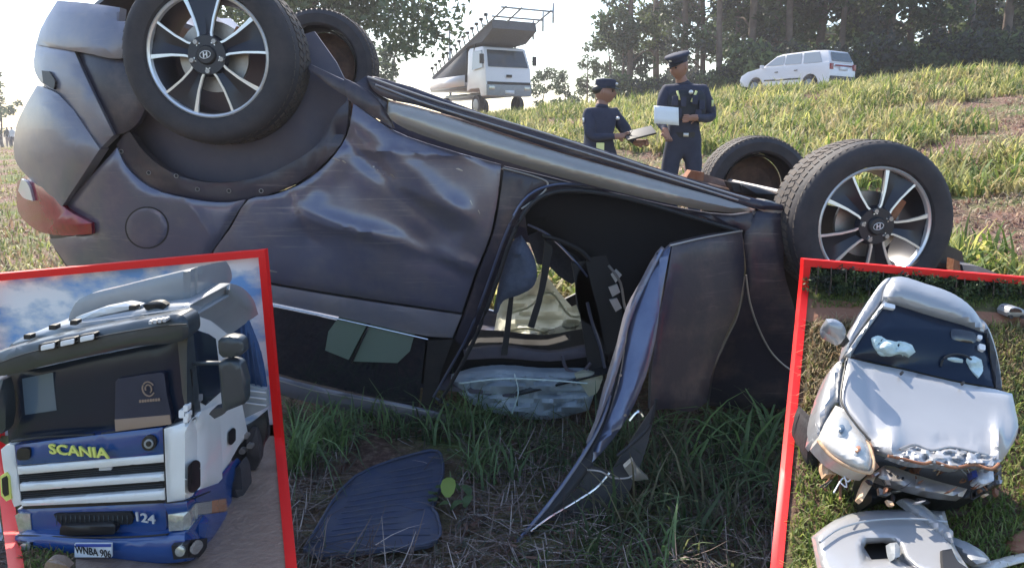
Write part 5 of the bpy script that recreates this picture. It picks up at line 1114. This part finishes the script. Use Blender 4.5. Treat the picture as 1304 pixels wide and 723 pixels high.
# ---------------------------------------------------------------- right inset picture with its red border, built as a board: a wrecked silver car on the grass
yr = lambda v: 1.45 + (723 - v) * .0027
sb = thing('inset_board', at(1180, 735, 1.42), 'red edged inset board with grass and red road, round the silver car', 'inset board', 'red edged inset boards')
rf = lambda u, v: yr(v)
P_('grass_panel', [(1026, 409), (1160, 414), (1330, 418), (1330, 745), (990, 745)], rf, 'ground', sb, thick=.02, back=(0, 0, -1))
P_('red_road_panel', [(1029, 380), (1160, 390), (1330, 402), (1330, 417.6), (1160, 413.6), (1026, 408.6)], rf, 'red_soil', sb, thick=.02, back=(0, 0, -1))
P_('far_verge_panel', [(1031, 366), (1160, 372), (1330, 385), (1330, 401.6), (1160, 389.6), (1029, 379.6)], rf, 'ground', sb, thick=.02, back=(0, 0, -1))
yrt = lambda u, v: min(2.40, yr(v)) - .010
for a__, b__ in (((1023.5, 334.5), (1320, 359)), ((1028, 339.5), (990.5, 742)), ((1318, 364), (1320, 742))): bar('inset_border', a__, b__, 9, yrt, 'frame_red', sb, th=.03)
P_('wood_panel', [(1032, 337), (1322, 362), (1330, 392), (1160, 374), (1031, 372)], 2.42, 'foliage_dark' if 'foliage_dark' in M else 'black_plastic', sb, thick=.02)
for u_ in (992, 1318):
    bm = bmesh.new(); q = at(u_, 750, 1.435); box(bm, (q.x, q.y, q.z / 2), (.03, .03, q.z + .02)); fin('leg', bm, 'frame_red', sb)
for u_ in (1040, 1320):
    bm = bmesh.new(); q = at(u_, 392, 2.36); box(bm, (q.x, q.y + .0, q.z / 2 - .02), (.03, .03, q.z - .04)); fin('leg', bm, 'frame_red', sb)
ORG = Vector((0, 0, 0))
for k in range(17):
    u_ = 1036 + k * 17.5 + random.uniform(-4, 4); b_ = 374 + (u_ - 1030) * .07; q = at(u_, b_, 2.385); t_ = at(u_, 338 + (u_ - 1030) * .085, 2.385)
    o = thing('model_tree', q, 'slim tree with pale trunk in the row behind the silver car', 'tree', 'slim trees behind the silver car'); hh = t_.z - q.z
    bm = bmesh.new(); tube(bm, [q, q + Vector((.003, 0, hh * .5)), q + Vector((0, 0, hh * 1.0))], [.0035, .003, .0015], 6); fin('trunk', bm, 'bark', o)
    me = leaf_mesh('crown', [(random.gauss(0, .018), random.gauss(0, .01), hh * random.uniform(.1, 1.0), .022) for _ in range(12)], 420, .006, TG, 300 + k); link('crown', me, None, o, smooth=False)
ORG = Vector((0, 0, 0))
def mini(nm_, n, box_, hh, ww, pal, lab, mask=None, ln=(.2, 1.3)):
    uu = RNG.uniform(box_[0], box_[2], n); vv = RNG.uniform(box_[1], box_[3], n)
    keep = uu > 1028 - (vv - 340) * .094 + 11
    if mask: keep &= mask(uu, vv)
    uu, vv = uu[keep], vv[keep]; n = len(uu); base = np.array([at(a, b, yr(b) - .002) for a, b in zip(uu, vv)])
    o = blades(nm_, base, RNG.uniform(*hh, n), RNG.uniform(*ww, n), RNG.uniform(*ln, n), RNG.uniform(0, 6.28, n), tints(n, pal), seg=2)
    return tag(o, lab, 'grass', kind='stuff')
mini('meadow_grass', 9000, (1000, 415, 1325, 740), (.012, .04), (.002, .004), GREEN[:4] + [(.2, .26, .06)], 'green grass round the wrecked silver car on the right inset board')
mini('dry_meadow_grass', 3500, (1010, 412, 1100, 560), (.015, .05), (.002, .004), DRY[:2] + [(.45, .38, .22)], 'dry tan grass left of the silver car on the right inset board')
mini('dry_meadow_grass', 1800, (1240, 412, 1325, 500), (.01, .03), (.002, .004), DRY[:2] + [(.4, .36, .16)], 'dry tan grass right of the silver car on the right inset board')
mini('verge_grass', 1500, (1030, 374, 1325, 392), (.006, .014), (.001, .003), GREEN[1:3], 'bright green strip between the trees and the red road on the right inset board')

sv = thing('silver_sedan', at(1170, 590, 1.75), 'wrecked silver sedan with crushed front, loose bonnet and deployed airbags behind the windscreen', 'car')
def S(nm_, pts, dep, mat, parent=sv, **kw):
    kw.setdefault('thick', .02); kw.setdefault('bulge', .006); kw.setdefault('br', 8); kw['grid'] = min(6, kw.get('grid', 6)); kw.setdefault('back', (0, .7, -.7))
    return P_(nm_, pts, dep, mat, parent, **kw)
ry = lambda v: 2.03 - (v - 353) * .0016 if v < 420 else (1.923 - (v - 420) * .0010 if v < 465 else 1.878 - (v - 465) * .0025)
rp = lambda off=0: (lambda u, v: ry(v) + off)
S('roof', [(1136, 353), (1148, 352), (1175, 360), (1210, 372), (1232, 386), (1247, 404), (1254, 423), (1230, 414), (1192, 403), (1160, 393), (1124, 382), (1127, 367)], rp(), 'silver_paint', bulge=.03, br=18, thick=.03)
S('roof_side', [(1136, 353), (1128, 355), (1116, 368), (1104, 386), (1088, 412), (1080, 430), (1075, 452), (1079, 454), (1092, 430), (1106, 408), (1126, 382), (1129, 368)], rp(.02), 'silver_paint', bulge=.01, br=5, thick=.04, grid=6)
S('side_window', [(1124, 360), (1118, 366), (1104, 384), (1088, 410), (1086, 420), (1092, 418), (1108, 395), (1122, 374)], rp(.035), 'suv_glass', thick=.03)
wsc = S('windscreen', [(1125, 383), (1160, 394), (1192, 404), (1230, 415), (1253, 424), (1260, 456), (1266, 493), (1225, 486), (1185, 477), (1147, 468), (1112, 461), (1079, 453), (1094, 428), (1108, 408)], rp(.005), 'windscreen', bulge=.02, br=40, thick=.01)
S('screen_pillar', [(1126, 382), (1108, 407), (1092, 428), (1077, 452), (1083, 455), (1096, 432), (1112, 410), (1130, 385)], rp(-.005), 'silver_paint', bulge=.006, br=3, grid=6)
S('screen_pillar', [(1253, 421), (1258, 440), (1264, 470), (1269, 494), (1276, 496), (1273, 470), (1266, 440), (1258, 418)], rp(-.0), 'black_plastic', bulge=.006, br=3, grid=6)
S('right_flank', [(1247, 404), (1256, 412), (1266, 436), (1273, 466), (1276, 492), (1272, 494), (1264, 450), (1254, 422)], rp(.02), 'silver_paint', bulge=.006, br=4, grid=6, thick=.04)
S('airbag', [(1110, 430), (1118, 427), (1132, 432), (1150, 434), (1162, 438), (1166, 448), (1158, 454), (1146, 450), (1134, 452), (1120, 448), (1112, 440)], rp(-.012), 'bag_white', wsc, bulge=.010, br=5, grid=3, wr=.03)
S('airbag', [(1228, 456), (1240, 453), (1250, 458), (1252, 472), (1247, 480), (1240, 474), (1233, 466)], rp(-.012), 'bag_white', wsc, bulge=.008, br=5, grid=3, wr=.03)
S('airbag', [(1203, 456), (1214, 454), (1228, 457), (1226, 462), (1212, 460)], rp(-.012), 'bag_white', wsc, bulge=.006, br=4, grid=4)
line('steering_wheel', [(1198, 466, 1.865), (1202, 456, 1.866), (1214, 451, 1.867), (1230, 453, 1.866), (1240, 462, 1.862), (1244, 476, 1.85)], 0, .003, 'rubber', wsc)
S('rear_view_mirror', rrect(1211, 418, 1243, 432, dv=5, r=.3), rp(-.012), 'suv_glass', wsc, bulge=.004)
for a_ in ((1126, 385, 1140, 390, 3), (1245, 426, 1251, 431, 1), (1247, 437, 1255, 444, 2)): S('sticker', rrect(*a_[:4], dv=a_[4]), rp(-.014), 'plate_white', wsc, bulge=.001)
def hood(u, v): return ry(v) - .01 + .006 * math.exp(-((u - 1103 - (v - 480) * .15) / 6) ** 2) + (.012 * noise.noise((u * .04, v * .04, 0)) + .014 * abs(noise.noise((u * .09, v * .09, 3)))) * max(0, (v - 545) / 50) - .02 * math.exp(-(((u - 1138) / 9) ** 2 + ((v - 560) / 18) ** 2)) - .03 * math.exp(-(((u - 1270) / 6) ** 2 + ((v - 560) / 20) ** 2))
S('bonnet', [(1079, 455), (1112, 463), (1147, 470), (1185, 479), (1225, 488), (1266, 495), (1289, 501), (1293, 520), (1297, 543), (1294, 556), (1288, 568), (1270, 592), (1258, 594), (1240, 589), (1215, 592), (1190, 588), (1160, 586), (1131, 579), (1114, 571), (1108, 560), (1090, 540), (1071, 512), (1072, 487)], hood, 'silver_paint', bulge=.014, br=10, grid=5, thick=.015)
S('crushed_edge', [(1131, 580), (1150, 576), (1165, 568), (1185, 574), (1210, 570), (1240, 574), (1270, 580), (1262, 598), (1240, 592), (1215, 597), (1190, 592), (1160, 590)], lambda u, v: hood(u, v) - .022 + .02 * noise.noise((u * .12, v * .2, 9)), 'silver_paint', bulge=.008, br=5, grid=3)
line('torn_edge', [(1131, 580), (1150, 584), (1175, 590), (1190, 588), (1215, 595), (1240, 591), (1262, 597), (1272, 590)], lambda u, v: hood(u, v) - .03, .0035, 'rust', sv)
line('hood_fold', [(1146, 572), (1165, 566), (1186, 573), (1210, 569), (1240, 575), (1262, 580)], lambda u, v: hood(u, v) - .026, .003, 'steel', sv)
for x_, y_ in ((1149, 474), (1227, 487)): S('washer_jet', rrect(x_ - 2, y_ - 2, x_ + 2, y_ + 2, r=.5), lambda u, v: hood(u, v) - .034, 'print_black', bulge=.002, br=2, thick=.008)
S('lamp_bowl', disc(1072, 545, 11, 14), rp(-.038), 'lamp_inner', bulge=.006, br=8, grid=4)
S('lamp_bowl', disc(1092, 570, 9, 11), rp(-.040), 'lamp_inner', bulge=.006, br=7, grid=4)
S('lamp_bulb', disc(1072, 545, 4, 5), rp(-.050), 'glint_bulb_glass', bulge=.004, br=4, grid=3)
S('indicator_bulb', disc(1093, 571, 3.5, 4), rp(-.052), 'amber_lens', bulge=.004, br=4, grid=3)
line('bonnet_edge', [(1079, 456), (1073, 487), (1072, 512), (1090, 540), (1108, 560)], lambda u, v: ry(v) - .028, .0025, 'print_black', sv)
S('front_wing', [(1075, 455), (1071, 487), (1070, 513), (1062, 517), (1052, 535), (1042, 556), (1038, 540), (1042, 515), (1050, 490), (1062, 465)], rp(.01), 'silver_paint', bulge=.03, br=14, thick=.06, grid=6)
S('wing_lower', [(1050, 490), (1042, 515), (1037, 545), (1034, 560), (1038, 565), (1043, 556), (1042, 530)], rp(.05), 'silver_paint', bulge=.01, br=5, thick=.05)
S('headlight', [(1064, 516), (1075, 521), (1088, 538), (1104, 560), (1111, 585), (1108, 600), (1096, 598), (1080, 592), (1058, 578), (1042, 561), (1050, 540)], rp(-.01), 'dusty_lens', bulge=.03, br=14, thick=.06, grid=5)
line('lens_rim', [(1042, 561), (1058, 580), (1080, 594), (1100, 601), (1110, 600), (1112, 584), (1104, 560)], lambda u, v: ry(v) - .012, .004, 'wood_torn', sv)
S('door_mirror', [(1049, 414), (1052, 406), (1062, 406), (1072, 411), (1077, 420), (1076, 430), (1070, 433), (1060, 428), (1051, 422)], 1.86, 'silver_paint', bulge=.02, br=8, thick=.03, grid=4)
S('mirror_foot', [(1070, 430), (1077, 426), (1082, 434), (1077, 438)], 1.88, 'black_plastic', bulge=.004)
P_('wheel', [(1032, 530), (1038, 540), (1044, 565), (1046, 590), (1040, 606), (1032, 608), (1025, 598), (1022, 575), (1026, 545)], 1.82, 'tyre', sv, thick=.08, bulge=.03, br=9, grid=5, sm=2)
P_('wheel_disc', [(1040, 565), (1046, 575), (1048, 592), (1044, 604), (1038, 598)], 1.80, 'rust', sv, thick=.04, bulge=.01)
# the wrecked front
S('engine_bay', [(1112, 575), (1150, 585), (1200, 594), (1262, 596), (1275, 590), (1276, 612), (1250, 630), (1200, 640), (1140, 628), (1108, 640), (1098, 616)], lambda u, v: yr(v) - .10, 'print_black', bulge=.02, thick=.1)
S('cross_member', [(1120, 596), (1128, 592), (1160, 602), (1200, 614), (1232, 622), (1226, 632), (1190, 628), (1150, 618), (1118, 608)], lambda u, v: yr(v) - .20, 'steel', bulge=.012, br=5, thick=.03)
for x_, y_ in ((1134, 602), (1143, 606), (1150, 608)): S('bolt_hole', rrect(x_ - 1.5, y_ - 1.5, x_ + 1.5, y_ + 1.5, r=.5), lambda u, v: yr(v) - .216, 'print_black', bulge=.001, thick=.003)
S('torn_panel', [(1108, 602), (1117, 600), (1112, 614), (1104, 628), (1098, 638), (1093, 634), (1098, 618)], lambda u, v: yr(v) - .2, 'wood_torn', bulge=.01, thick=.02)
S('torn_panel', [(1051, 575), (1060, 580), (1067, 590), (1066, 603), (1052, 604), (1048, 592)], lambda u, v: yr(v) - .16, 'wood_torn', bulge=.012, thick=.03)
S('torn_panel', [(1105, 560), (1112, 566), (1114, 585), (1120, 594), (1112, 600), (1106, 590)], lambda u, v: ry(v) + .0, 'rust', bulge=.008, thick=.03)
S('reservoir', [(1243, 602), (1250, 598), (1265, 600), (1266, 612), (1252, 616), (1244, 612)], lambda u, v: yr(v) - .2, 'plate_white', bulge=.012, thick=.03)
S('reservoir_cap', [(1237, 600), (1243, 597), (1245, 606), (1239, 608)], lambda u, v: yr(v) - .21, 'plate_blue', bulge=.006, thick=.02)
rd = random.Random(5)
for k in range(60):
    u_ = rd.uniform(1108, 1276); v_ = rd.uniform(594, 640) - (6 if u_ > 1200 else 0); a_ = rd.uniform(0, 3.1); l_ = rd.uniform(3, 11); w__ = rd.uniform(1.5, 4)
    dx, dy = math.cos(a_) * l_, math.sin(a_) * l_ * .6
    S('broken_piece', [(u_ - dx, v_ - dy), (u_ + w__, v_ - w__ * .5), (u_ + dx, v_ + dy), (u_ - w__ * .3, v_ + w__)], (lambda u, v, q=rd.uniform(.12, .24): yr(v) - q), rd.choice(['rust', 'red_soil', 'black_plastic', 'steel', 'wood_torn', 'rubber', 'rust']), bulge=.004, br=3, thick=.012)
for k in range(12):
    u_ = rd.choice([rd.uniform(1045, 1075), rd.uniform(1180, 1285)]); v_ = rd.uniform(585, 625); pts = [(u_ + rd.uniform(-14, 14), v_ + rd.uniform(-12, 14)) for _ in range(4)]
    line('loose_wire', pts, (lambda u, v, q=rd.uniform(.14, .2): yr(v) - q), .0016, rd.choice(['rust', 'rubber', 'plate_white', 'wood_torn']), sv)
line('hanging_rod', [(1069, 604), (1070, 620), (1070, 636)], lambda u, v: yr(v) - .12, .003, 'rust', sv)
ORG = Vector((0, 0, 0))
_SV = sv
fb = thing('fallen_bumper', at(1125, 720, 1.45), 'detached silver front bumper lying on the grass in front of the wrecked silver car', 'bumper')
by = lambda off: (lambda u, v: yr(v) - off)
S('bumper_skin', [(1036, 681), (1050, 670), (1072, 657), (1095, 651), (1119, 649), (1160, 648), (1203, 650), (1208, 668), (1214, 690), (1226, 712), (1240, 732), (1200, 745), (1150, 712), (1143, 694), (1138, 690), (1104, 690), (1100, 698), (1104, 712), (1148, 714), (1190, 748), (1060, 748), (1044, 720), (1040, 700)], by(.10), 'silver_paint', fb, bulge=.022, br=9, grid=4, thick=.015)
S('bumper_skin_lower', [(1100, 696), (1110, 712), (1148, 712), (1180, 735), (1175, 750), (1060, 750), (1060, 715)], by(.085), 'silver_paint', fb, bulge=.02, br=10, thick=.02)
S('intake_opening', rrect(1101, 691, 1143, 712, r=.4), by(.065), 'print_black', fb, bulge=0, thick=.01)
S('intake_edge', [(1133, 691), (1142, 690), (1146, 697), (1146, 708), (1138, 712), (1135, 704)], by(.135), 'grey_paint', fb, bulge=.008, br=4)
S('bumper_arm', [(1145, 636), (1152, 634), (1164, 636), (1180, 646), (1196, 660), (1214, 676), (1214, 690), (1196, 676), (1170, 656), (1160, 648)], by(.13), 'silver_paint', fb, bulge=.012, br=5, thick=.02)
S('bumper_end', [(1208, 682), (1222, 686), (1240, 694), (1258, 708), (1262, 716), (1244, 718), (1224, 702), (1212, 692)], by(.09), 'grey_paint', fb, bulge=.012, br=6)
S('grille_opening', [(1200, 700), (1212, 698), (1220, 714), (1232, 723), (1240, 740), (1208, 740), (1201, 720)], by(.14), 'print_black', fb, bulge=0, thick=.01)
line('bumper_crease', [(1044, 690), (1070, 672), (1110, 662), (1160, 660), (1206, 664)], lambda u, v: yr(v) - .138, .0025, 'silver_paint', fb)
ORG = Vector((0, 0, 0))
sp_ = thing('broken_trim', at(1285, 720, 1.45), 'pale strip of broken trim lying at the bottom right edge', 'car trim')
S('trim_strip', [(1235, 723), (1260, 714), (1290, 706), (1315, 702), (1315, 712), (1280, 722), (1250, 735)], by(.04), 'dusty_lens', sp_, bulge=.01)
ORG = Vector((0, 0, 0))
ob = thing('clay_lump', at(1296, 695, 1.5), 'patch of bare orange earth at the right edge beside the fallen bumper', 'earth')
S('earth', [(1282, 700), (1286, 686), (1298, 676), (1320, 670), (1320, 704), (1296, 706)], by(.02), 'rust', ob, bulge=.015)
ORG = Vector((0, 0, 0))
q = at(1293, 399, 2.3); qs = thing('distant_car', q, 'tiny silver car parked on the red road at the far right', 'car')
P_('body', [(1282, 398), (1287, 392), (1296, 391), (1303, 394), (1309, 399), (1309, 404), (1283, 403)], 2.28, 'silver_paint', qs, thick=.05, bulge=.006, br=3, grid=3)
P_('windows', [(1288, 393.5), (1295, 392.5), (1301, 395), (1302, 397.5), (1286, 397.5)], 2.272, 'suv_glass', qs, thick=.05, bulge=0)
for x_ in (1288, 1303): P_('wheel', rrect(x_ - 2.5, 401, x_ + 2.5, 406, r=.5), 2.272, 'tyre', qs, thick=.03, bulge=.001)
ORG = Vector((0, 0, 0))

# ---------------------------------------------------------------- the hazy air, lit from behind
hz = bpy.data.materials.new('haze'); hz.use_nodes = True; n_ = hz.node_tree.nodes; n_.remove(n_['Principled BSDF'])
pv = n_.new('ShaderNodeVolumePrincipled'); pv.inputs['Color'].default_value = (.93, .92, .98, 1); pv.inputs['Density'].default_value = .0014; pv.inputs['Anisotropy'].default_value = .5
hz.node_tree.links.new(pv.outputs[0], n_['Material Output'].inputs['Volume'])
bm = bmesh.new(); box(bm, (0, 40, 12), (300, 200, 32)); me = bpy.data.meshes.new('haze'); bm.to_mesh(me); bm.free(); me.materials.append(hz)
o = bpy.data.objects.new('haze', me); col.objects.link(o); tag(o, 'pale bright haze in the air over the field and the tree belt', None, kind='stuff')
